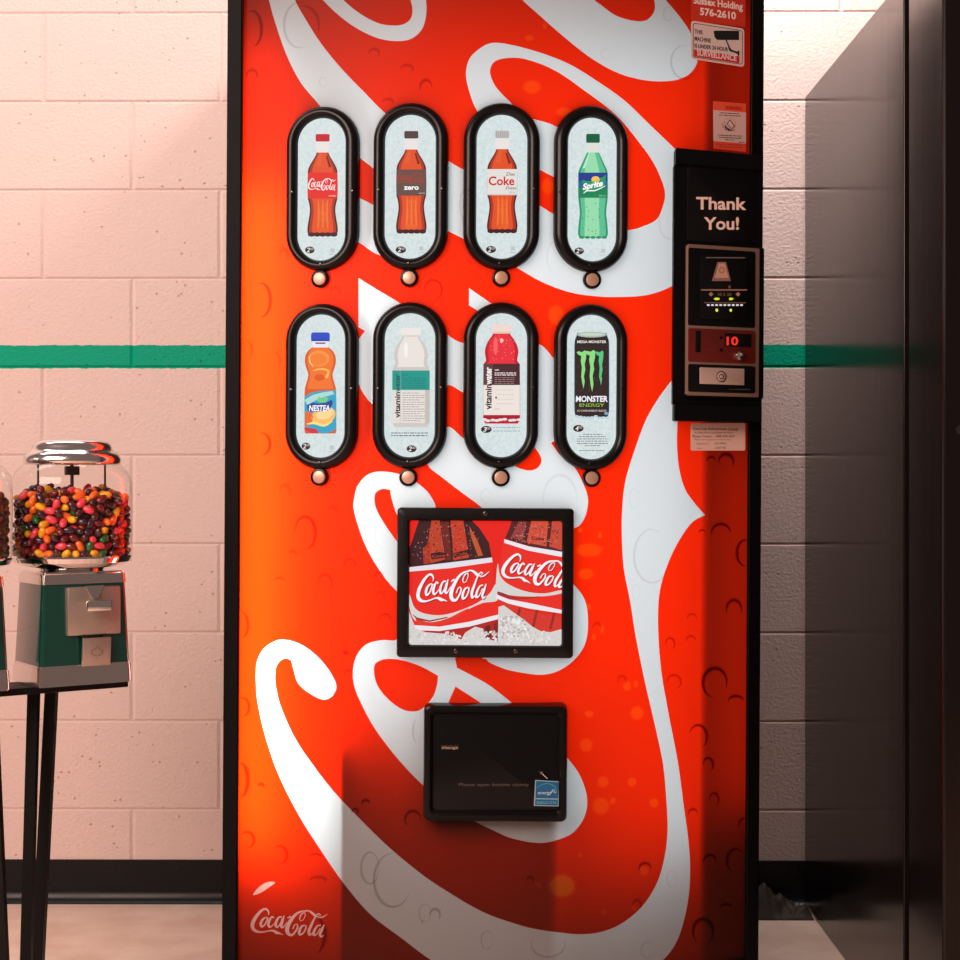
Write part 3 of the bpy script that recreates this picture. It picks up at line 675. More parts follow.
def p_nestea(A):
    cx = 320.4
    b = [(347,7.6),(350,11.5),(354,14.3),(359,15.5),(364,15.2),(369,13.8),(374,12.2),(379,12.8),(384,14.3),(389,15.6),(396,15.9),(420,15.9),(431,15.9),(433.5,15)]
    A.poly(curvy(cx, b), (220, 88, 38), 2); A.poly(curvy(cx, [(a, w*.84) for a, w in b if a < 394]), (240, 116, 44), 3)
    A.ell(cx-1.5, 358.5, 10.5, 8, (246, 146, 62), 4); A.ell(cx-2, 359.5, 8.4, 6, (242, 128, 50), 5)
    A.stroke([(cx-8, 371, .5), (cx, 369, 2), (cx+8, 371, 2), (cx+6, 378, 3)], (252, 182, 84), 4); A.ell(cx-1, 377.5, 5, 3.4, (226, 86, 30), 5)
    A.stroke([(cx-11, 356, .6), (cx-10.5, 362, 1.2), (cx-7, 367, .6)], (252, 206, 120), 5)
    A.poly(curvy(cx, [(340.5, 8.6), (343.5, 8.2), (347.5, 7.6)]), (232, 232, 240), 5); A.rect(cx-5, cx+5, 342.4, 344, (120, 90, 160), 6)
    A.poly(rrect(cx-9.4, cx+9.4, 332.4, 341, 2.4, 4), (24, 72, 196), 6); A.rect(cx-9.2, cx+9.2, 339.4, 341.2, (20, 52, 150), 7)
    lab = [(cx-15.9, 397), (cx-10, 393), (cx-2, 391), (cx+6, 390.6), (cx+14.8, 390), (cx+15.9, 396), (cx+15.9, 428), (cx+12, 431.5), (cx+4, 433.5), (cx-6, 432), (cx-15.9, 428.5)]
    A.poly(lab, (44, 162, 198), 7)
    A.poly([(cx-15.9, 400), (cx-8, 395), (cx+2, 392.4), (cx+12, 391), (cx+14, 394), (cx+4, 397), (cx-6, 401), (cx-13, 405)], (172, 218, 210), 8)
    A.poly([(cx-4, 400), (cx-1, 396.4), (cx+2, 399.5), (cx+5, 395.8), (cx+8, 399), (cx+5, 402.5), (cx-1, 402.5)], (110, 206, 130), 9)
    A.poly(ellipse(cx+3, 416, 12.6, 8.6, 22, -.35), (250, 190, 106), 9); A.poly(ellipse(cx+4.5, 413.5, 9, 5.4, 20, -.35), (252, 216, 150), 10)
    A.poly([(cx-15.6, 412), (cx-10, 411), (cx-7, 417), (cx-9, 424), (cx-15.6, 427)], (230, 104, 54), 9)
    A.stroke([(cx-13.5, 424, 1), (cx-6, 423, 2.4), (cx+4, 425.5, 2.2), (cx+12, 421, 1)], (250, 226, 130), 11)
    A.poly([(cx-15.9, 427), (cx-4, 429), (cx-2, 432.6), (cx-8, 433.2), (cx-15.9, 429.5)], (206, 50, 62), 10)
    A.poly([(cx-13.5, 405), (cx-8, 402.6), (cx-2, 403.4), (cx+6, 402.5), (cx+11.5, 399.6), (cx+12.4, 403), (cx+9, 410.5), (cx-4, 412), (cx-12.6, 411.6)], (22, 66, 150), 10)
    A.text('NESTEA', cx-11.6, cx+9.4, 411, 5.6, (252, 252, 252), 12, .03, shear=.12)
    price(A, 306, 446.2, 4.4)
def vit_bottle(A, cx, dy, shell, hi, cap):
    Y = lambda v: v+dy
    b = [(336,8),(339,9.5),(343,12.5),(349,15.6),(355,16.8),(360,16.2),(364,15.8),(367,17.6),(372,18.2),(420,18.4),(424,18),(427,16)]
    b = [(Y(a), w) for a, w in b]
    A.poly(curvy(cx, b), shell, 2); A.poly(curvy(cx, [(a, w*.8) for a, w in b if a < Y(368)]), hi, 3)
    A.poly(rrect(cx-10, cx+10, Y(328), Y(335.8), 1.6, 3), cap, 4); A.rect(cx-9.4, cx+9.4, Y(335), Y(337), tuple(int(v*.93) for v in cap), 5)
def p_vita(A):
    cx = 411
    vit_bottle(A, cx, 0, (206, 198, 194), (232, 226, 220), (236, 230, 224))
    A.ell(cx-5, 350, 2, 8, (244, 240, 236), 5)
    A.rect(cx-18.7, cx+18.7, 370.5, 390, (8, 150, 138), 6); A.rect(cx-18.7, cx+18.7, 390, 423, (226, 220, 214), 6); A.rect(cx+14, cx+18.7, 390, 423, (196, 188, 182), 7)
    A.rect(cx-11, cx-10.6, 370.5, 423, (150, 170, 165), 7)
    A.text('vitamin', 418, 418+26, cx-11.2, 4.9, (30, 26, 30), 9, .03, vert=True); A.text('water', 392, 392+18, cx-11.2, 4.9, (10, 92, 88), 9, .03, vert=True)
    A.text('zero', cx-8.5, cx-3, 375.8, 1.8, (20, 90, 86), 8)
    for k in range(6): A.greek(cx-8.5, cx+15, 378+k*1.9, (10, 112, 104), .6, 8, k)
    for k in range(13): A.greek(cx-8.5, cx+(14 if k % 3 else 9), 393+k*2.3, (150, 142, 138), .6, 8, 20+k)
    for k in range(2): A.greek(391, 428, 433+k*2.6, (70, 90, 100), .9, 3, 50+k)
    price(A, 411.6, 448.8, 5)
def p_vitr(A):
    cx = 501.6
    vit_bottle(A, cx, -3.4, (196, 24, 44), (232, 44, 58), (240, 214, 206))
    A.ell(cx-6, 346, 2.2, 9, (246, 96, 100), 5); A.ell(cx, 340.6, 1.6, 2.4, (252, 190, 186), 5)
    for k in range(30): A.ell(cx+rng.uniform(-12, 13), rng.uniform(336, 362), .35, .4, (250, 160, 156), 6)
    A.rect(cx-18.2, cx+18.2, 363.8, 385, (70, 34, 40), 6); A.rect(cx-18.2, cx+18.2, 385, 415, (236, 226, 218), 6); A.rect(cx-18.4, cx+18.4, 415, 420, (170, 10, 44), 5)
    A.rect(cx-18.2, cx-8.6, 363.8, 385, (92, 58, 62), 7); A.text('vitamin', 409.5, 409.5+25, cx-10.2, 6.2, (40, 26, 32), 9, .03, vert=True)
    A.text('water', 384.6, 384.6+17.5, cx-10.2, 6.2, (246, 240, 238), 9, .035, vert=True)
    A.text('xxx', cx-7, cx-2.4, 370.6, 1.7, (240, 230, 230), 8, .03)
    for k in range(2): A.greek(cx-7, cx+14.5, 373+k*2.0, (226, 210, 208), 1.1, 8, k+3)
    for k in range(4): A.greek(cx-7, cx+13, 377.6+k*1.9, (170, 140, 142), .6, 8, k+9)
    for k in range(4): A.greek(cx-6, cx+12, 390+k*4.6, (206, 196, 190), .6, 8, k+30)
    A.ell(cx-5.5, 397.6, .9, 1.0, (70, 60, 60), 9); A.text('591', cx-6.6, cx-2, 409.6, 1.5, (170, 160, 155), 8)
    for k in range(9): A.ell(cx-17+k*4.2+rng.uniform(-1, 1), 419.8+rng.uniform(-.8, 1.2), 2.6, 1.3, (228, 226, 226), 7)
    price(A, 486.3, 429.4, 5.4, '3')
    for k in range(2): A.greek(493, 520, 427.6+k*3.4, (120, 140, 150), .6, 3, 60+k)
def p_monster(A):
    cx = 591.8
    b = [(333,14.6),(336,15.4),(339,16.6),(342,17.2),(350,17.4),(410,17.4),(414,16.8),(417,15.6)]
    A.poly(curvy(cx, b), (30, 56, 82), 2); A.poly(curvy(cx, [(a+.3, w-1.1) for a, w in b]), (44, 32, 32), 3)
    A.ell(cx, 334.6, 15, 2.9, (172, 184, 172), 5); A.ell(cx, 334.4, 12.4, 1.7, (196, 214, 196), 6)
    A.poly([(cx-16, 339.5), (cx, 341.8), (cx+16, 339.5), (cx+16.6, 342.2), (cx, 344.6), (cx-16.6, 342.2)], (24, 20, 22), 6)
    A.text('MEGA MONSTER', cx-14.6, cx+14.6, 343, 2.4, (232, 226, 220), 7, .03)
    for k in range(34): A.ell(cx+rng.uniform(-15.5, 15.5), rng.uniform(346, 394), .28, .3, (130, 110, 106), 4)
    g = (138, 222, 130); g2 = (82, 196, 128)
    def claw(x, y0, y1, s=1.0, c=g):
        A.poly([(x-6.5*s, y0), (x-4.5*s, y0-1.2), (x-1*s, y0-.2), (x+1.6*s, y0-2.0), (x+3.4*s, y0-.8), (x+3.0*s, y0+6), (x+1.7*s, y0+12), (x+2.3*s, y0+17), (x+.9*s, y0+24), (x+1.7*s, y1-7), (x+.5*s, y1), (x-.8*s, y1-6), (x-1.8*s, y0+24), (x-1.1*s, y0+15), (x-2.3*s, y0+8), (x-1.6*s, y0+3.5), (x-4*s, y0+2.6)], c, 6)
    claw(583, 352.4, 388.6); claw(591.6, 352, 391.6, 1.1); claw(600.6, 352.6, 385.6, .85, g2)
    A.text('MONSTER', cx-16, cx+16, 401.6, 5.4, (240, 240, 248), 7, .035, shear=.05)
    A.text('ENERGY', cx-12.4, cx+12.6, 406.6, 3.0, (150, 190, 70), 7, .02); A.rect(cx-10, cx+10, 404.8, 405.3, (44, 32, 32), 8)
    A.text('LO CARB ENERGY BLEND', cx-14.6, cx+14.6, 411.6, 1.8, (200, 192, 190), 7, .02)
    for k in range(9): A.ell(cx-15+k*3.8, 417.2+rng.uniform(-1, .8), 2.2, 1.2, (190, 212, 220), 6)
    A.ell(cx+14.5, 413.4, 2.2, 1.6, (120, 160, 190), 7)
    price(A, 578.4, 428.4, 5.2, '4'); 
    for k, (a, c) in enumerate(((583, 602), (579, 606), (577, 608), (577, 608), (577, 608), (585, 600))): A.greek(a, c, 434.4+k*2.25, (96, 104, 108), .75, 3, 80+k)
    A.greek(579, 604, 450.6, (96, 104, 108), .7, 3, 99)
DRINKS = [p_coke, p_zero, p_diet, p_sprite, p_nestea, p_vita, p_vitr, p_monster]
PLAB = ['print of a cola bottle with a red cap and red label', 'print of a cola bottle with a dark cap and grey zero label', 'print of a diet cola bottle with a white label', 'print of a green lemon-lime soda bottle',
        'print of an orange iced tea bottle with a blue cap', 'print of a white vitamin drink bottle with a teal band', 'print of a red vitamin drink bottle', 'print of a black energy drink can with green claw marks']
for i, (ou, inn, bt) in enumerate(PODS):
    cx, cy = (ou[0]+ou[1])/2, (ou[2]+ou[3])/2
    S = tangent(cx, cy)
    to = pxrr(S, *ou, None, 14, .008); ti = pxrr(S, *inn, None, 14, .004)
    wr = ti[0]-to[0]
    O = lambda d: inset(to, d); I = lambda d: inset(ti, -d)
    def mixo(t, h):
        A_, B_ = inset(to, 0), inset(ti, 0); return ([(a[0]*(1-t)+b[0]*t, a[1]*(1-t)+b[1]*t) for a, b in zip(A_, B_)], h)
    bm = bmesh.new()
    loft(bm, S, [mixo(0, -.012), mixo(0, .005), mixo(.05, .009), mixo(.16, .0125), mixo(.32, .0150), mixo(.5, .0158), mixo(.7, .0145), mixo(.86, .0115), mixo(.97, .0065), mixo(1, .0025)])
    bmesh.ops.recalc_face_normals(bm, faces=bm.faces)
    fr = obj('selection_frame', bm, M_black, vm, autos=False, smooth=True)
    A = Art(S, .0035); A.poly([tuple(S_) for S_ in rrect(inn[0]-1.2, inn[1]+1.2, inn[2]-1.2, inn[3]+1.2, (inn[1]-inn[0]+2.4)/2-.01, 12)], ICE, 0)
    A.build('label_card', M_ice, fr)
    A = Art(S, .0037); DRINKS[i](A); A.build('product_print', M_back, fr, PLAB[i])
    bxm = (inn[0]+inn[1])/2
    if i < 5: A2 = Art(S, .0040); A2.rect(bxm+9, bxm+13, inn[3]-12, inn[3]-8, (190, 196, 192), 2); A2.greek(bxm+8, bxm+14, inn[3]-6, (170, 176, 176), .6, 2, i); A2.build('deposit_mark', M_back, fr)
    for sx, sy in ((ou[0]+5.5, cy+3), (ou[1]-6, cy+2), (cx-2, ou[3]-7)):
        disc(S, 'screw', sx, sy, .0022, M_screw, fr, .010, .0168, .0006, 12)
    T = tangent(*bt)
    b1 = disc(T, 'selection_button', bt[0], bt[1], .0158, M_gloss, vm, -.003, .009, .002)
    c1 = disc(T, 'button_cap', bt[0], bt[1], .0112, M_button, b1, .006, .0135, .0018, 24)

# ---- picture frame in the middle
S = Plane(CS.px(485, 582), 0, .004)
to = pxrr(S, 397, 573.5, 508, 657.8, .007, 6, .008); ti = pxrr(S, 409.5, 561.7, 521, 645.2, .005, 6, .004)
def mixo(t, h): return ([(a[0]*(1-t)+b[0]*t, a[1]*(1-t)+b[1]*t) for a, b in zip(inset(to, 0), inset(ti, 0))], h)
bm = bmesh.new(); loft(bm, S, [mixo(0, -.035), mixo(0, .008), mixo(.06, .0105), mixo(.15, .0115), mixo(.85, .0115), mixo(.95, .009), mixo(1, .001)])
bmesh.ops.recalc_face_normals(bm, faces=bm.faces)
pf = obj('picture_frame', bm, M_black, vm, autos=True)
A = Art(S, .0015); A.clip = dict(xmin=408.5, xmax=562.7, ymin=520, ymax=646.2)
q = lambda X, Y: (390+X/5.0526, 500+Y/5.0526)
Q = lambda L: [q(*p) for p in L]
A.poly([(405, 515), (566, 515), (566, 650), (405, 650)], (230, 26, 18), 0)
A.clip = {}
def clipped(pts, col, layer, sm=False):
    if sm: pts = [tuple(p[:2]) for p in spline(pts, True, 4)]
    # clip a concave outline by cutting it into triangles first
    for t in tessellate_polygon([[Vector((p[0], p[1], 0)) for p in pts]]):
        tri = clip_convex([tuple(pts[i]) for i in t], 408.5, 562.7, 520, 646.2)
        if len(tri) >= 3: A._add(tri, [tuple(range(len(tri)))], lin(col), layer)
# left bottle glass
clipped(Q([(150,90),(130,150),(100,240),(95,345),(515,295),(500,215),(450,140),(400,90)]), (56, 18, 26), 1)
for pts, c in ((((210,100),(250,100),(280,300),(205,320),(185,260)), (186,60,34)), (((305,100),(370,100),(400,290),(320,305),(315,200)), (196,56,34)), (((165,250),(200,210),(200,320),(170,325)), (168,44,30)), (((400,130),(440,200),(470,280),(445,285),(410,190)), (190,80,40)), (((255,110),(295,110),(310,300),(285,305)), (110,30,28))):
    clipped(Q(pts), c, 2)
for k in range(190):
    x = rng.uniform(110, 500); y = rng.uniform(110, 300); u, v = q(x, y)
    if u > 410 and v > 522 and abs(x-300) < 90+(y-100)*.6: A.ell(u, v, rng.uniform(.3, .8), rng.uniform(.3, .9), ((30, 10, 20), (150, 110, 120), (214, 96, 60))[k % 3], 3)
for a in (((205,270),(250,262),(280,268),(285,290),(210,300)), ((320,268),(360,258),(400,250),(402,275),(325,290))):
    clipped(Q(a), (44, 16, 28), 3); 
A.text('Coca', *[q(212, 0)[0], q(280, 0)[0]], q(0, 292)[1], 2.6, (176, 60, 40), 4, .02, slope=-.1); A.text('Cola', q(325, 0)[0], q(392, 0)[0], q(0, 282)[1], 2.6, (176, 60, 40), 4, .02, slope=-.12)
# left label
clipped(Q([(95,340),(515,290),(548,600),(400,640),(250,660),(120,660),(100,560)]), (232, 36, 26), 4)
clipped(Q([(95,340),(515,290),(518,314),(300,345),(95,362)]), (226, 222, 232), 5)
clipped(Q([(90,470),(100,480),(125,545),(170,572),(250,582),(330,566),(440,520),(505,470),(535,425),(545,505),(470,520),(390,555),(300,605),(200,625),(130,612),(105,570)]), (214, 212, 208), 5, True)
clipped(Q([(130,600),(200,618),(290,598),(375,556),(400,548),(330,600),(240,632),(150,630)]), (226, 50, 36), 6, True)
clipped(Q([(110,575),(135,604),(200,616),(290,596),(290,590),(200,608),(138,594)]), (150, 40, 44), 7)
clipped(Q([(545,440),(552,595),(420,632),(250,660),(120,655),(118,635),(240,640),(400,612),(540,572)]), (232, 36, 26), 5)
clipped(Q([(120,632),(250,640),(400,615),(550,578),(552,600),(400,640),(250,662),(125,658)]), (232, 230, 236), 8)
clipped(Q([(170,662),(300,655),(400,638),(552,602),(552,720),(480,740),(300,740),(200,700)]), (176, 30, 26), 4)
clipped(Q([(480,640),(505,630),(512,730),(485,735)]), (96, 24, 22), 6); clipped(Q([(525,625),(548,615),(552,735),(530,735)]), (120, 30, 26), 6)
# ice heap
clipped(Q([(95,560),(110,600),(130,650),(180,668),(230,672),(280,676),(330,690),(360,705),(380,670),(430,640),(470,650),(485,700),(545,715),(548,540),(575,532),(620,565),(670,600),(720,640),(760,662),(810,668),(875,650),(875,745),(95,745)]), (212, 208, 206), 9)
for k in range(260):
    x, y = rng.uniform(100, 860), rng.uniform(664, 728)
    if k % 3 == 0: x, y = rng.uniform(560, 700), rng.uniform(590, 700)
    if x < 560 or y > 545+(x-560)*.55: u, v = q(x, y); A.ell(u, min(v, 643.5), rng.uniform(.8, 2.2), rng.uniform(.6, 1.4), ((236, 234, 234), (198, 194, 191), (224, 219, 216), (180, 172, 168), (230, 228, 226), (206, 203, 200))[k % 6], 10+(k % 3), rng.uniform(0, 3))
# right bottle
clipped(Q([(620,90),(600,150),(580,195),(700,235),(870,280),(875,90)]), (84, 26, 30), 1)
for pts, c in ((((715,100),(800,100),(790,235),(690,215)), (206,74,50)), (((820,100),(870,100),(870,255),(805,235)), (198,70,50)), (((650,110),(690,110),(670,205),(610,190)), (150,60,56))):
    clipped(Q(pts), c, 2)
for k in range(110):
    x, y = rng.uniform(610, 850), rng.uniform(115, 225); u, v = q(x, y); A.ell(u, v, rng.uniform(.3, .8), rng.uniform(.3, .8), ((40, 14, 22), (170, 130, 136), (226, 110, 80))[k % 3], 3)
A.text('Coke', q(715, 0)[0], q(778, 0)[0], q(0, 200)[1], 3.0, (50, 16, 24), 4, .03, slope=.06)
clipped(Q([(578,198),(700,232),(870,285),(875,590),(700,560),(600,525),(535,480),(540,400)]), (232, 40, 30), 4)
clipped(Q([(578,198),(700,234),(870,262),(870,288),(700,256),(576,216)]), (232, 230, 238), 6)
clipped(Q([(545,320),(556,380),(590,420),(680,460),(780,472),(870,455),(870,470),(780,486),(660,486),(570,475),(540,462),(535,420)]), (212, 210, 206), 5, True)
clipped(Q([(545,462),(640,492),(760,486),(700,498),(620,500),(545,478)]), (150, 44, 48), 6, True)
clipped(Q([(540,478),(600,502),(700,520),(870,556),(870,574),(700,548),(600,524),(535,496)]), (232, 230, 236), 7)
clipped(Q([(535,496),(600,524),(700,548),(870,575),(870,680),(760,668),(640,600),(560,535)]), (212, 50, 38), 4)
for x in (650, 740, 830): clipped(Q([(x,545),(x+12,548),(x-14,655),(x-26,650)]), (150, 34, 34), 5)
z3 = lambda X, Y: (410+X/10.667, 560+Y/10.667); z2 = lambda X, Y: (480+X/7.38, 515+Y/7.38)
A.clip = dict(xmax=562.7)
sh = (150, 10, 24)
for dx, dy, c, ly in ((.7, .9, sh, 13), (0, 0, (244, 242, 248), 14)):
    cola_script(A, {0: (z3(175,176)[0]+dx, z3(175,176)[1]+dy), 1: (z3(72,340)[0]+dx, z3(72,340)[1]+dy), 2: (z3(415,465)[0]+dx, z3(415,465)[1]+dy), 3: (z3(465,455)[0]+dx, z3(465,455)[1]+dy), 4: (z3(828,96)[0]+dx, z3(828,96)[1]+dy), 5: (z3(768,418)[0]+dx, z3(768,418)[1]+dy), 6: (z3(640,122)[0]+dx, z3(640,122)[1]+dy)}, c, ly)
    cola_script(A, {0: (z2(265,274)[0]+dx, z2(265,274)[1]+dy), 1: (z2(170,420)[0]+dx, z2(170,420)[1]+dy), 2: (z2(368,500)[0]+dx, z2(368,500)[1]+dy), 3: (z2(412,518)[0]+dx, z2(412,518)[1]+dy), 6: (z2(545,342)[0]+dx, z2(545,342)[1]+dy)}, c, ly)
A.build('poster', M_back, pf, 'backlit picture of two cola bottles in ice')
for sx, sy in ((485.5, 513.5), (456, 651.3), (516, 651.3)): disc(S, 'screw', sx, sy, .0042, M_screw, pf, .010, .0135, .001, 16)

# ---- delivery door
S = Plane(CS.px(495, 762), 0, .030)
t = pxrr(S, 423.3, 567.5, 705.5, 822.5, .011, 6, 0); t2 = pxrr(S, 432, 559, 714, 812, .006, 6, 0)
def mixo(k, h): return ([(a[0]*(1-k)+b[0]*k, a[1]*(1-k)+b[1]*k) for a, b in zip(inset(t, 0), inset(t2, 0))], h)
bm = bmesh.new(); loft(bm, S, [mixo(-.05, -.050), mixo(0, -.008), mixo(.12, -.002), mixo(.35, 0), mixo(.75, 0), mixo(1, -.004), mixo(1.02, -.012)])
bmesh.ops.recalc_face_normals(bm, faces=bm.faces)
dd = obj('delivery_door', bm, M_gloss, vm, autos=True)
plate(S, 'flap', 431, 560, 713, 813, .006, M_gloss, dd, -.02, -.0075, .001)
plate(S, 'flap_lip', 436, 556, 814, 818.5, .002, M_gloss, dd, -.01, .004, .0018)
A = Art(S, -.0070)
A.rect(441, 458.5, 745.2, 749.6, (26, 18, 14), 0)
A.text('change', 441.8, 458, 748.8, 2.6, (176, 144, 116), 1, .01)
A.build('change_lettering', M_print, dd)
A = Art(S, -.0070); A.text('Please open bottles slowly', 459, 529, 786, 2.9, (92, 78, 70), 1, .0)
A.build('lettering', M_print, dd)
A = Art(S, -.0066)
A.poly([(535.2,780),(559.8,781.4),(558.8,806.4),(533.8,805.8)], (150, 176, 190), 0)
A.poly([(536,780.9),(559,782.2),(558,798.6),(535.4,798.2)], (8, 92, 140), 1); A.poly([(535.3,799.2),(558,799.6),(557.8,805.6),(534.9,805)], (10, 96, 140), 1)
A.stroke([(537,788,.5),(542,784.6,.6),(549,783.8,.7),(555,787,.7),(557,793,.5)], (60, 160, 190), 2)
A.stroke([(551,793,1.0),(553.4,789.4,.5),(555.6,793.2,.4),(552.6,791,.4)], (190, 220, 232), 3)
A.text('energy', 537.6, 551.6, 794.2, 3.2, (200, 226, 236), 3, shear=.35); A.text('ENERGY STAR', 537, 556.6, 804, 2.6, (110, 186, 208), 3)
A.build('energy_sticker', M_print, dd, 'blue energy rating sticker')
bm = bmesh.new()
for (a, b, c, d) in ((541.5, 772.6, 545, 776), (545, 776, 547.6, 778.4)): cyl_between(bm, S.px(a, b, -.002), S.px(c, d, -.001), .0014, 10)
cyl_between(bm, S.px(541.5, 773, -.008), S.px(541.5, 773, .001), .0024, 14); obj('latch', bm, M_chrome2, dd, autos=True)

# ---- payment module
pl = CS.px(673, 284); FLx = pl.x; FLy = pl.y-.032; SLm = .384
S = Plane((FLx, FLy, 0), SLm)
a1 = S.uv(762.7, 284)[0]
FR = S.at(a1, 0)
bm = bmesh.new()
zt = S.px(673, 147.3).z; zb = S.px(673, 420.5).z; zi = S.px(673, 163.5).z; zj = S.px(673, 404).z
def prism(bm, z0, z1, off):
    P = [S.at(0, 0, off), S.at(a1, 0, off), Vector((FR.x, .2, 0)), Vector((FLx, .2, 0))]
    lo = [bm.verts.new((p.x, p.y, z0)) for p in P]; hi = [bm.verts.new((p.x, p.y, z1)) for p in P]
    for i in range(4): bm.faces.new((lo[i], lo[(i+1) % 4], hi[(i+1) % 4], hi[i]))
    bm.faces.new(lo); bm.faces.new(hi)
prism(bm, zj-.0003, zi+.0003, -.006); prism(bm, zi, zt, 0); prism(bm, zb, zj, 0)
bmesh.ops.recalc_face_normals(bm, faces=bm.faces)
bmesh.ops.bevel(bm, geom=list(bm.edges), offset=.0014, segments=2, affect='EDGES')
pm = obj('payment_module', bm, M_black2, vm, autos=True)
plate(S, 'message_panel', 687.5, 756.5, 168, 243, .003, M_black, pm, -.012, -.0045, .001)
A = Art(S, -.0043)
A.text('Thank', 696.2, 746.4, 209, 11.7, (250, 218, 204), 1, .025, slope=.012); A.text('You!', 703.8, 739, 229.3, 11.7, (250, 218, 204), 1, .025)
A.build('thank_you_lettering', M_print, pm)
plate(S, 'coin_housing', 687, 764, 245.5, 398, .002, M_black2, pm, -.012, .006, .001)
plate(S, 'bezel', 687.6, 759.4, 246.2, 396.3, .003, M_tan, pm, .0, .0085, .001)
plate(S, 'bill_validator', 688.4, 755.4, 249.5, 326.6, .004, M_black2, pm, .0, .0095, .0008)
plate(S, 'bill_mouth', 701, 747.5, 256.5, 320, .003, M_black, pm, .0, .0115, .0008)
A = Art(S, .0118)
A.rect(706, 745, 257.2, 258.2, (120, 110, 104), 1)  # highlight along the top of the bill mouth, painted as a pale line
A.poly([(717.5,262),(726,262),(730.8,281),(711.8,281)], (150, 112, 98), 1); A.poly([(719,263.5),(724.8,263.5),(728.6,278),(714.6,278)], (206, 158, 140), 2)
A.ell(721.8, 270, 2.8, 3.4, (160, 118, 104), 3); A.ell(721.8, 270, 1.6, 2.2, (206, 158, 140), 4)
A.rect(701, 747, 289.3, 290.6, (170, 128, 108), 1); A.ell(729.5, 287, 1.3, 1.8, (110, 84, 74), 1)
A.poly([(708.6,294.2),(711,291.8),(713.4,294.2),(711,296.6)], (176, 136, 110), 1); A.poly([(735.6,294.2),(738,291.8),(740.4,294.2),(738,296.6)], (190, 140, 130), 1)
A.text('10 5 20', 718, 731.4, 295.8, 2.8, (150, 120, 100), 1); A.rect(704, 746, 302.2, 303.2, (120, 96, 84), 1)
A.build('validator_print_and_highlight', M_print, pm)
A = Art(S, .0119)
A.poly([(713.6,298.8),(716,297.6),(719.4,298),(719.4,299.8),(716,300.2)], (225, 235, 20), 1); A.poly([(729.2,297.8),(731.6,297.6),(733.8,298.8),(731.6,300.2),(729.2,300)], (225, 235, 20), 1)
for k in range(9): A.rect(707+k*4.15, 709.6+k*4.15, 304.2, 305.9, (226, 214, 220), 1)
A.ell(716.8, 310.2, 1.3, 1.6, (235, 245, 90), 1); A.ell(730.8, 310.2, 1.2, 1.5, (235, 245, 90), 1)
A.build('indicator_lights', M_back, pm)
plate(S, 'coin_panel', 688.4, 755.4, 329.4, 362.6, .004, M_redp, pm, .0, .0100, .0008)
plate(S, 'coin_slot', 695.6, 700.6, 330.8, 352, .0012, M_gloss, pm, .0, .0112, .0006)
plate(S, 'credit_display', 724.8, 751.4, 333.6, 346.8, .001, M_gloss, pm, .0, .0112, .0006)
A = Art(S, .0114); A.text('10', 726.6, 738.2, 345, 8.0, (255, 40, 28), 1, .03); A.build('display_digits', M_back, pm, 'glowing red digits')
for y in (337.4, 350): disc(S, 'panel_rivet', 721.4, y, .0030, M_gloss, pm, .0, .0112, .0005, 14)
disc(S, 'coin_return_knob', 741, 355.6, .0085, M_chrome2, pm, .0, .018, .003, 22)
A = Art(S, .0103); A.greek(707, 718, 349.5, (120, 40, 30), .9, 1, 3); A.build('coin_instructions', M_print, pm)
plate(S, 'lock_panel', 688.4, 755.4, 365, 392.6, .004, M_black, pm, .0, .0098, .0008)
plate(S, 'lock_plate', 700, 744.4, 368, 384.5, .001, M_ind, pm, .0, .0112, .0006)
disc(S, 'lock_ring', 721.6, 376.6, .0098, M_screw, pm, .010, .0122, .0005); disc(S, 'lock_barrel', 721.6, 376.6, .0082, M_ind, pm, .010, .0128, .0008)
disc(S, 'keyway', 721.6, 376.6, .0048, M_screw, pm, .010, .0132, .0004); disc(S, 'key_core', 721.6, 376.6, .0032, M_ind, pm, .010, .0138, .0004)
A = Art(S, .0101); A.greek(729, 751, 389.4, (70, 64, 60), 1.0, 1, 8); A.build('maker_print', M_print, pm)

# ---- stickers on the panel
def sticker(name, cx, cy, label):
    S = tangent(cx, cy); return Art(S, .0030), S
A, S = sticker('s', 718, 0, '')
A.poly([(690.5,-26),(745.5,-18),(745.5,27.2),(691,20.5)], (206, 52, 30), 0)
A.text('Sussex Holding', 693.4, 742.8, 3.2, 6.6, (246, 226, 216), 1, .03, slope=.135); A.text('576-2610', 700, 736, 14.6, 6.8, (246, 232, 226), 1, .03, slope=.13)
A.text('For service call', 694, 742, -10, 5, (246, 226, 216), 1, .02, slope=.135)
A.build('phone_sticker', M_print, vm, 'orange-red sticker with white phone number')
A, S = sticker('s', 718, 44, '')
def sk(pts): return [(x, y+(x-692)*.155) for x, y in pts]
A.poly(sk(rrect(691, 744.2, 20.6, 59, 3.2, 5)), (232, 206, 200), 0); A.poly(sk(rrect(693, 742.6, 22.6, 57, 2.4, 5)), (40, 34, 34), 1); A.poly(sk(rrect(693.6, 742, 23.2, 56.4, 2.0, 5)), (226, 204, 200), 2)
A.poly(sk([(694,49),(739.4,49),(739.4,56),(694,56)]), (206, 30, 40), 3)
A.text('THIS', 694.6, 702.6, 33.3, 4.0, (40, 26, 26), 4, .02, slope=.15); A.text('MACHINE', 694.6, 710.8, 40.3, 4.0, (40, 26, 26), 4, .02, slope=.15)
A.text('IS UNDER 24 HOUR', 694.6, 728, 47.4, 3.8, (40, 26, 26), 4, .02, slope=.12); A.text('SURVEILLANCE', 697, 736.6, 55.2, 5.4, (246, 222, 220), 4, .03, slope=.145)
A.poly([(713.5,31),(716,30.6),(739,30.8),(739,40),(717,39.8),(714.6,37)], (24, 20, 20), 5)
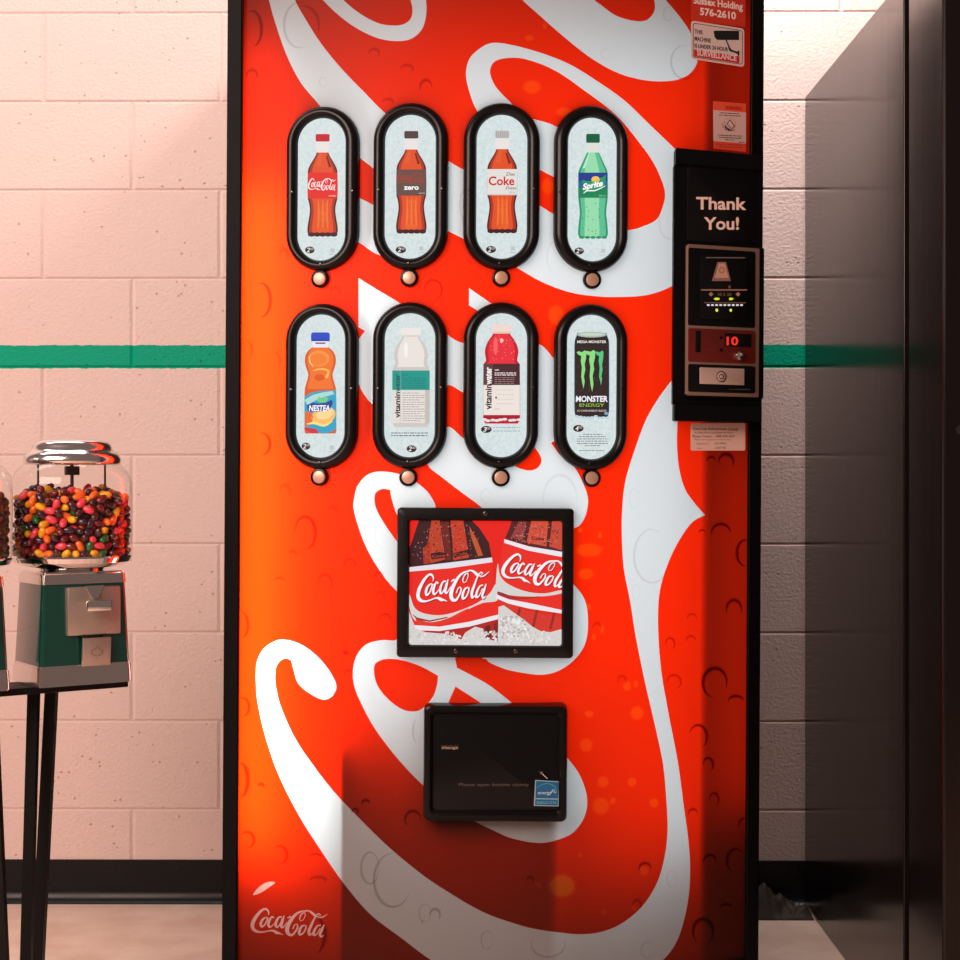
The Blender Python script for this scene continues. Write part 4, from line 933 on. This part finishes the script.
A.stroke([(726.2,40,1.2),(728.6,46,1.3),(730.4,50,2.2),(734,51.5,1.8),(739,53.4,2.2)], (24, 20, 20), 5); A.rect(737.6, 739.2, 50.6, 55.6, (24, 20, 20), 5)
A.build('surveillance_sticker', M_print, vm, 'white surveillance warning sticker with a camera drawing')
A, S = sticker('s', 729.5, 126, '')
A.poly([(713,101),(746,103.6),(746,152),(713.4,148.6)], (232, 196, 190), 0)
A.poly([(713,101),(746,103.6),(746,112.6),(713.2,110)], (250, 92, 60), 1); A.poly([(713.3,141),(746,143.6),(746,152),(713.4,148.6)], (250, 84, 54), 1)
A.text('WARNING', 725, 742, 109.2, 3.6, (190, 30, 20), 2, .03, slope=.06)
for k, (a, b, y, c) in enumerate(((720,739,112.8,(90,70,70)),(719,741,115,(70,50,50)),(718,742,135,(70,50,50)),(719,741,137.2,(70,50,50)),(725,735,139.6,(80,70,60)),(739,745,142,(90,60,60)),(716,744,144,(190,50,36)),(719,742,146.4,(190,50,36)))): A.greek(a, b, y, c, .8, 2, 70+k, slope=.05)
A.ell(729.3, 124.6, 6.4, 6.8, (226, 150, 140), 2); A.ell(729.3, 124.6, 5.8, 6.2, (232, 196, 190), 3)
A.poly([(729.6,119.6),(731.2,120.4),(734.8,126),(731.6,129.6),(726.4,124)], (60, 40, 40), 4); A.poly([(729.7,120.6),(730.8,121.2),(733.8,126),(731.4,128.4),(727.3,124)], (232, 196, 190), 5)
A.poly([(725,126),(731,129.8),(735.4,130.6),(728,130.6)], (50, 30, 30), 5); A.poly([(724.4,124.4),(726.4,126),(725.6,130),(726.8,130.4)], (50, 30, 30), 5)
for dx, dy in ((0, 0), (-2.4, 1.6), (-1.2, 4.4)): A.stroke([(723.4+dx, 122+dy, .4), (725+dx, 123+dy, .5)], (50, 30, 30), 5)
A.build('tipping_warning_sticker', M_print, vm, 'small orange and white tipping warning sticker')
A, S = sticker('s', 718, 437, '')
A.poly(rrect(690.6, 745.2, 423.2, 450.6, 1.4, 4), (248, 206, 190), 0)
A.text('Coca-Cola Refreshments Canada', 692.6, 738, 429.9, 2.7, (70, 40, 34), 1, .015, slope=.012); A.text('for Sales, Service and Equipment Repair', 694.6, 733.6, 433.4, 1.8, (120, 80, 70), 1, .01)
A.text('Please Contact:  1-800-478-2653', 692.8, 734.6, 437.4, 2.3, (90, 56, 48), 1, .01); A.text('Please have equipment number ready', 694.4, 731, 440.2, 1.6, (130, 90, 80), 1)
A.text('Equipment ID', 697, 708.6, 444.4, 1.8, (120, 84, 76), 1); A.text('00149821', 714.8, 726.6, 444.4, 2.0, (110, 74, 66), 1); A.text('Loc:', 697.4, 702.4, 448.8, 1.8, (120, 84, 76), 1); A.text('AX07 08', 715, 725.6, 448.9, 2.2, (90, 56, 48), 1)
A.build('service_label', M_print, vm, 'small beige service contact label')

# ================================================================== BLACK CABINET AT THE RIGHT
cb = empty('black_cabinet', (1.08, 3.2, 0))
tag(cb, 'tall black metal cabinet with a thick door, at the right edge beside the pink wall', 'cabinet')
CI = Matrix.Translation((-1.08, -3.2, 0))
def cpart(name, x0, x1, y0, y1, z0, z1, m, bev=.002):
    bm = bmesh.new(); box(bm, x0-1.08, x1-1.08, y0-3.2, y1-3.2, z0, z1, bev); return obj(name, bm, m, cb)
cpart('cabinet_body', .716, 1.45, 2.783, 3.655, 0, 1.844, M_cab)
cpart('gasket', .730, 1.44, 2.748, 2.785, .02, 1.83, M_stand, 0)
dr = cpart('cabinet_door', .716, 1.45, 2.541, 2.750, .03, 1.846, M_cab, .004)
bm = bmesh.new(); cyl_between(bm, (.742-1.08, 2.545-3.2, 1.05), (.742-1.08, 2.532-3.2, 1.05), .008, 20); obj('lock', bm, M_screw, dr, autos=True)

# crumpled dark heap in the gap
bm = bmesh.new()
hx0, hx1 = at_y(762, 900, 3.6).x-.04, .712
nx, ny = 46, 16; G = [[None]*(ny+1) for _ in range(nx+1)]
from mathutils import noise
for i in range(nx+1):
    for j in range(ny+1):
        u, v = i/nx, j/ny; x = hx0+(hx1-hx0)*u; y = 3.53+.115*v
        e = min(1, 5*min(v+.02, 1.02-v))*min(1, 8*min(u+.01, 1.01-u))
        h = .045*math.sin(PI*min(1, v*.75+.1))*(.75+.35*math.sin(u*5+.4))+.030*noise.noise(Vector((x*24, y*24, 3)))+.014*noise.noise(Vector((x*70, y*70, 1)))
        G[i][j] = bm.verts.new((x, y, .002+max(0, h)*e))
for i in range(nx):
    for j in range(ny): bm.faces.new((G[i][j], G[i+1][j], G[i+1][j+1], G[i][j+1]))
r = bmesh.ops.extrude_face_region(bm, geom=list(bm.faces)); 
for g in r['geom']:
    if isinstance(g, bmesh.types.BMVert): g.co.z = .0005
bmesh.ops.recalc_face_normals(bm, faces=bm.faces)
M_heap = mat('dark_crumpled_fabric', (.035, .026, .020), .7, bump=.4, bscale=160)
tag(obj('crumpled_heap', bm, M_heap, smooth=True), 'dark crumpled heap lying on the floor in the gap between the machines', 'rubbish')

# ================================================================== CANDY MACHINES
PSI = math.radians(35)
P1 = at_y(72, 480, 2.71); P1.z = .630
dirx = Vector((math.cos(PSI), math.sin(PSI), 0))
P2 = P1-dirx*.208
GREEN_Z = (.0, .188)
def frustum(bm, w0, d0, w1, d1, z0, z1, r=.012, yo=0, n=5):
    A_ = [bm.verts.new((x, y+yo, z0)) for x, y in rrect(-w0, w0, -d0, d0, r, n)]; B_ = [bm.verts.new((x, y+yo, z1)) for x, y in rrect(-w1, w1, -d1, d1, r, n)]
    m_ = len(A_)
    for i in range(m_): bm.faces.new((A_[i], A_[(i+1) % m_], B_[(i+1) % m_], B_[i]))
    bm.faces.new(A_); bm.faces.new(B_); bmesh.ops.recalc_face_normals(bm, faces=bm.faces)
def make_candy_machine(loc, label):
    t = empty('candy_machine', loc, PSI); tag(t, label, 'candy machine', 'candy machines on the black stand')
    w = lambda z: .0800-.0085*z/.188; d = lambda z: .0660-.0065*z/.188
    bm = bmesh.new(); frustum(bm, w(.03), d(.03), w(.17), d(.17), .03, .168, .008); obj('body', bm, M_green, t, autos=True)
    bm = bmesh.new(); frustum(bm, w(0)+.002, d(0)+.002, w(.034)+.002, d(.034)+.002, 0, .034, .009); bmesh.ops.bevel(bm, geom=[e for e in bm.edges if abs(e.verts[0].co.z-e.verts[1].co.z) < 1e-5], offset=.002, segments=2, affect='EDGES'); obj('base_trim', bm, M_chrome2, t, autos=True)
    bm = bmesh.new(); frustum(bm, w(.166)+.002, d(.166)+.002, w(.188)+.0005, d(.188)+.0005, .164, .188, .009); bmesh.ops.bevel(bm, geom=[e for e in bm.edges if abs(e.verts[0].co.z-e.verts[1].co.z) < 1e-5], offset=.004, segments=3, affect='EDGES'); obj('top_trim', bm, M_chrome2, t, autos=True)
    # coin plate on the front (-y)
    px0 = .012
    bm = bmesh.new(); box(bm, px0-.046, px0+.046, -.0730, -.0560, .083, .163, .0025); cp = obj('coin_mechanism', bm, M_plate, t, autos=True)
    bm = bmesh.new()
    box(bm, px0-.022, px0+.022, -.098, -.088, .124, .142, .003); cyl_between(bm, (px0, -.090, .133), (px0, -.070, .133), .009, 18); obj('handle', bm, M_chrome, cp, autos=True)
    bm = bmesh.new(); v = [bm.verts.new(p) for p in ((px0-.016, -.0735, .165), (px0+.016, -.0735, .165), (px0+.005, -.0775, .145), (px0-.005, -.0775, .145), (px0-.016, -.0715, .165), (px0+.016, -.0715, .165), (px0+.005, -.0715, .145), (px0-.005, -.0715, .145))]
    for f in ((0, 1, 2, 3), (4, 7, 6, 5), (0, 3, 7, 4), (1, 5, 6, 2), (3, 2, 6, 7), (0, 4, 5, 1)): bm.faces.new([v[i] for i in f])
    obj('coin_slot_guide', bm, M_chrome2, cp)
    for sx in (-.036, .036):
        bm = bmesh.new(); cyl_between(bm, (px0+sx*.5, -.074, .0805), (px0+sx*.5, -.068, .0805), .0035, 12); obj('plate_bolt', bm, M_rod, cp, autos=True)
    # chute door, leaning outwards
    bm = bmesh.new(); box(bm, -.0245, .0245, -.003, .003, 0, .047, .0015)
    for v_ in bm.verts: v_.co = Matrix.Translation((px0+.002, -.0730, .032)) @ Matrix.Rotation(.10, 4, 'X') @ v_.co
    bmesh.ops.recalc_face_normals(bm, faces=bm.faces); cd = obj('chute_door', bm, M_plate, t, autos=True)
    lf = [(0, 1), (.18, .62), (.42, .72), (.36, .2), (.62, .42), (.9, .3), (.78, .02), (.95, -.2), (.45, -.42), (.5, -.58), (.08, -.5), (.06, -.95)]
    lf = lf+[(-x, y) for x, y in reversed(lf[1:])]
    bm = bmesh.new(); TM = Matrix.Translation((px0+.002, -.0730, .032)) @ Matrix.Rotation(.10, 4, 'X')
    oo = [bm.verts.new(TM @ Vector((x*.012, -.0036, .023+y*.011))) for x, y in lf]; ii = [bm.verts.new(TM @ Vector((x*.0098, -.0036, .023+y*.009))) for x, y in lf]
    for k in range(len(lf)): bm.faces.new((oo[k], oo[(k+1) % len(lf)], ii[(k+1) % len(lf)], ii[k]))
    obj('leaf_emblem', bm, mat('emblem_outline', (.25, .15, .10), .5) if 'emblem_outline' not in bpy.data.materials else bpy.data.materials['emblem_outline'], cd)
    # globe
    bm = bmesh.new(); lathe(bm, [(0, .186), (.050, .186), (.056, .192), (.080, .196), (.097, .203), (.1015, .211), (.0995, .214), (.094, .2115), (0, .2105)], 64); obj('globe_base', bm, M_chrome, t, autos=True)
    bm = bmesh.new(); lathe(bm, [(.0985, .2125), (.1008, .218), (.1012, .230), (.1012, .333), (.0995, .345), (.093, .356), (.084, .364), (.079, .369)], 64); obj('glass_globe', bm, M_glass, t, smooth=True)
    bm = bmesh.new(); lathe(bm, [(0, .366), (.074, .366), (.0795, .3675), (.0815, .371), (.0812, .377), (.079, .382), (.075, .386), (.0705, .389), (.0675, .3925), (.066, .397), (.0635, .402), (.058, .406), (.048, .4085), (.03, .4098), (0, .4105)], 64); obj('lid', bm, M_lid, t, smooth=True)
    for k, x in enumerate((-.0555, 0, .0545)):
        bm = bmesh.new(); c, s = math.cos(-PSI+.25), math.sin(-PSI+.25)
        cyl_between(bm, (x*c, x*s, .214), (x*c, x*s, .366), .0018 if k != 1 else .003, 10)
        if k == 1: box(bm, -.011, .011, -.008, .008, .349, .364, .0015)
        obj('rod', bm, M_rod, t, autos=True)
    return t
cm1 = make_candy_machine(P1, 'green and chrome candy machine filled with mixed bright candies, fully in view')
# second one: copy with its parts
def copy_tree(o, parent=None):
    c = o.copy(); C.objects.link(c)
    if parent: c.parent = parent
    for ch in list(o.children): copy_tree(ch, c)
    return c
cm2 = copy_tree(cm1); cm2.location = P2; cm2['label'] = 'green and chrome candy machine cut off by the left edge, filled with dark brown candies'

# candies: relaxed packing inside a globe
def pack(n, R, z0, z1, rr, seed, it=130):
    g = np.random.default_rng(seed); a = g.uniform(0, 2*PI, n); r = R*np.sqrt(g.uniform(0, 1, n)); P = np.stack([r*np.cos(a), r*np.sin(a), g.uniform(z0, z1, n)], 1)
    for _ in range(it):
        d = P[:, None]-P[None]; L = np.linalg.norm(d, axis=2)+np.eye(n)*9; ov = np.clip(2*rr-L, 0, None)
        P += (d/L[..., None]*ov[..., None]*.35).sum(1); P[:, 2] -= .0003 if _ < it-12 else .0001
        q = np.linalg.norm(P[:, :2], axis=1); k = q > R; P[k, :2] *= (R/q[k])[:, None]; P[:, 2] = np.clip(P[:, 2], z0, z1+.004)
    return P
def bean_mesh(name, m, lx, lr):
    bm = bmesh.new(); bmesh.ops.create_uvsphere(bm, u_segments=12, v_segments=8, radius=1)
    for v in bm.verts: v.co = Vector((v.co.x*lr, v.co.y*lr, math.copysign(abs(v.co.z)**.85, v.co.z)*lx))
    for f in bm.faces: f.smooth = True
    me = bpy.data.meshes.new(name); bm.to_mesh(me); bm.free(); me.materials.append(m); return me
cols = [('orange', (.95, .16, .02), 15), ('yellow', (.88, .42, .010), 14), ('pink', (.85, .06, .10), 12), ('green', (.02, .13, .035), 10), ('dark purple', (.045, .012, .03), 19), ('dark red', (.16, .012, .015), 13), ('maroon', (.07, .015, .012), 14)]
beans = []
for nm, c, w in cols:
    m = mat(nm.replace(' ', '_')+'_candy_coat', c, .22, coat=.3); beans.append((nm, bean_mesh(nm.replace(' ', '_')+'_candy', m, .0105, .0064), w))
def fill(cm, loc, n, seed, kinds, pick, group, labf, stufflabel, zt, rr=.0080, limit=300):
    P = pack(n, .0880, .2190, zt, rr, seed); g = random.Random(seed)
    Rz = Matrix.Rotation(PSI, 3, 'Z'); order = []
    for i in range(n):
        wp = Vector(loc)+Vector(P[i]); v = CAM-wp; v.z = 0; v.normalize()
        rad = Vector((P[i][0], P[i][1], 0)); order.append((-pick(wp, rad.dot(v), P[i]), i))
    order.sort(); chosen = {i for s, i in order[:limit] if s < 0}
    st = bmesh.new(); mats = [k[1].materials[0] for k in kinds]
    for i in range(n):
        k = g.choices(range(len(kinds)), [q[2] for q in kinds])[0]; nm, me_, _ = kinds[k]
        M4 = Matrix.Translation(Vector(loc)+Vector(P[i])) @ Matrix.Rotation(g.uniform(0, 2*PI), 4, 'Z') @ Matrix.Rotation(g.gauss(PI/2, .5), 4, 'X')
        if i in chosen:
            o = bpy.data.objects.new('candy', me_); C.objects.link(o); o.matrix_world = M4
            tag(o, labf(nm), 'candy', group(nm))
        else:
            vs = [st.verts.new(M4 @ v.co) for v in me_.vertices]
            for p in me_.polygons:
                f = st.faces.new([vs[q] for q in p.vertices]); f.material_index = k; f.smooth = True
    o = obj('candy_filling', st, mats); tag(o, stufflabel, 'candy', kind='stuff')
fill(cm1, P1, 1110, 3, beans, lambda wp, f, p: f*10+(3 if p[2] > .326 else 0)+5, lambda n_: n_+' candies in the globe', lambda n_: 'small oval '+n_+' candy among the bright mix in the glass globe in full view',
     'bright mixed candies deep inside the glass globe in full view', .343)
m_b = mat('brown_candy_coat', (.06, .018, .010), .28, coat=.2); m_b2 = mat('reddish_brown_candy_coat', (.13, .04, .022), .3, coat=.2)
brown = [('brown', bean_mesh('brown_candy', m_b, .0098, .0070), 6), ('reddish brown', bean_mesh('reddish_brown_candy', m_b2, .0098, .0070), 4)]
def pick2(wp, f, p):
    d = wp-CAM; px = 480+F*(d.x/d.y+math.tan(YAW)); return (f+.1) if (px > -6 and f > 0) else -1
fill(cm2, P2, 980, 5, brown, pick2, lambda n_: n_+' candies in the left globe', lambda n_: 'small '+n_+' candy in the glass globe cut off by the left edge', 'dark brown candies filling the globe cut off by the left edge', .335, limit=90)

# stand
sd = empty('candy_machine_stand', (P1.x, P1.y, 0), PSI); tag(sd, 'black metal stand with thin splayed legs under the two candy machines', 'stand')
bm = bmesh.new(); box(bm, -.32, .083, -.045, .045, .618, .6295, .002); obj('top_rail', bm, M_stand, sd)
SI = (Matrix.Translation((P1.x, P1.y, 0)) @ Matrix.Rotation(PSI, 4, 'Z')).inverted()
def leg(pt, pb, yt, yb, w):
    a = at_y(pt, 690, yt); dz = (a.z-0)/(690-480)  # follow the photographed slope down to the floor
    b = at_y(pb, 960, yb); a.z = .620
    k = (a.z-0.0)/(a.z-b.z); b2 = a+(b-a)*k
    bm = bmesh.new(); square_bar(bm, SI @ a, SI @ Vector((b2.x, b2.y, 0.0)), w, -PSI); obj('leg', bm, M_stand, sd)
leg(34, 26.5, 2.70, 2.68, .0175); leg(52, 38, 2.74, 2.76, .019); leg(-9, 2.5, 2.60, 2.58, .0175); leg(-105, -120, 2.60, 2.63, .0175)

# ================================================================== LIGHT AND CAMERA
def area(name, loc, target, sx, sy, e, col):
    l = bpy.data.lights.new(name, 'AREA'); l.shape = 'RECTANGLE'; l.size = sx; l.size_y = sy; l.energy = e; l.color = col
    o = bpy.data.objects.new(name, l); C.objects.link(o); o.location = loc
    o.rotation_euler = (Vector(target)-Vector(loc)).to_track_quat('-Z', 'Y').to_euler(); return o
area('ceiling_light_wall', (-1.2, 2.95, 2.66), (-1.2, 3.4, 0), 1.8, .35, 11.5, (1, .97, 1))
area('ceiling_light_gap', (.50, 3.10, 2.74), (.50, 3.3, 0), .46, .3, 36, (1, .88, .84))
area('warm_room_fill', (-2.0, .3, 2.15), (-.3, 3.4, .8), 2.2, 1.3, 126, (1, .73, .625))  # added soft warm fill from high left, standing in for room ambience
w = bpy.data.worlds.new('room_ambient'); SC.world = w; w.use_nodes = True
bg = w.node_tree.nodes['Background']; bg.inputs['Color'].default_value = (1, .68, .58, 1); bg.inputs['Strength'].default_value = .17

cam = bpy.data.cameras.new('camera'); cam.sensor_width = 36; cam.lens = 36*F/960; cam.clip_start = .05
co = bpy.data.objects.new('camera', cam); C.objects.link(co); co.location = CAM; co.rotation_euler = (PI/2, 0, YAW)
SC.camera = co
SC.view_settings.view_transform = 'Standard'; SC.view_settings.look = 'None'; SC.view_settings.exposure = 0; SC.view_settings.gamma = 1
SC.view_settings.use_curve_mapping = False
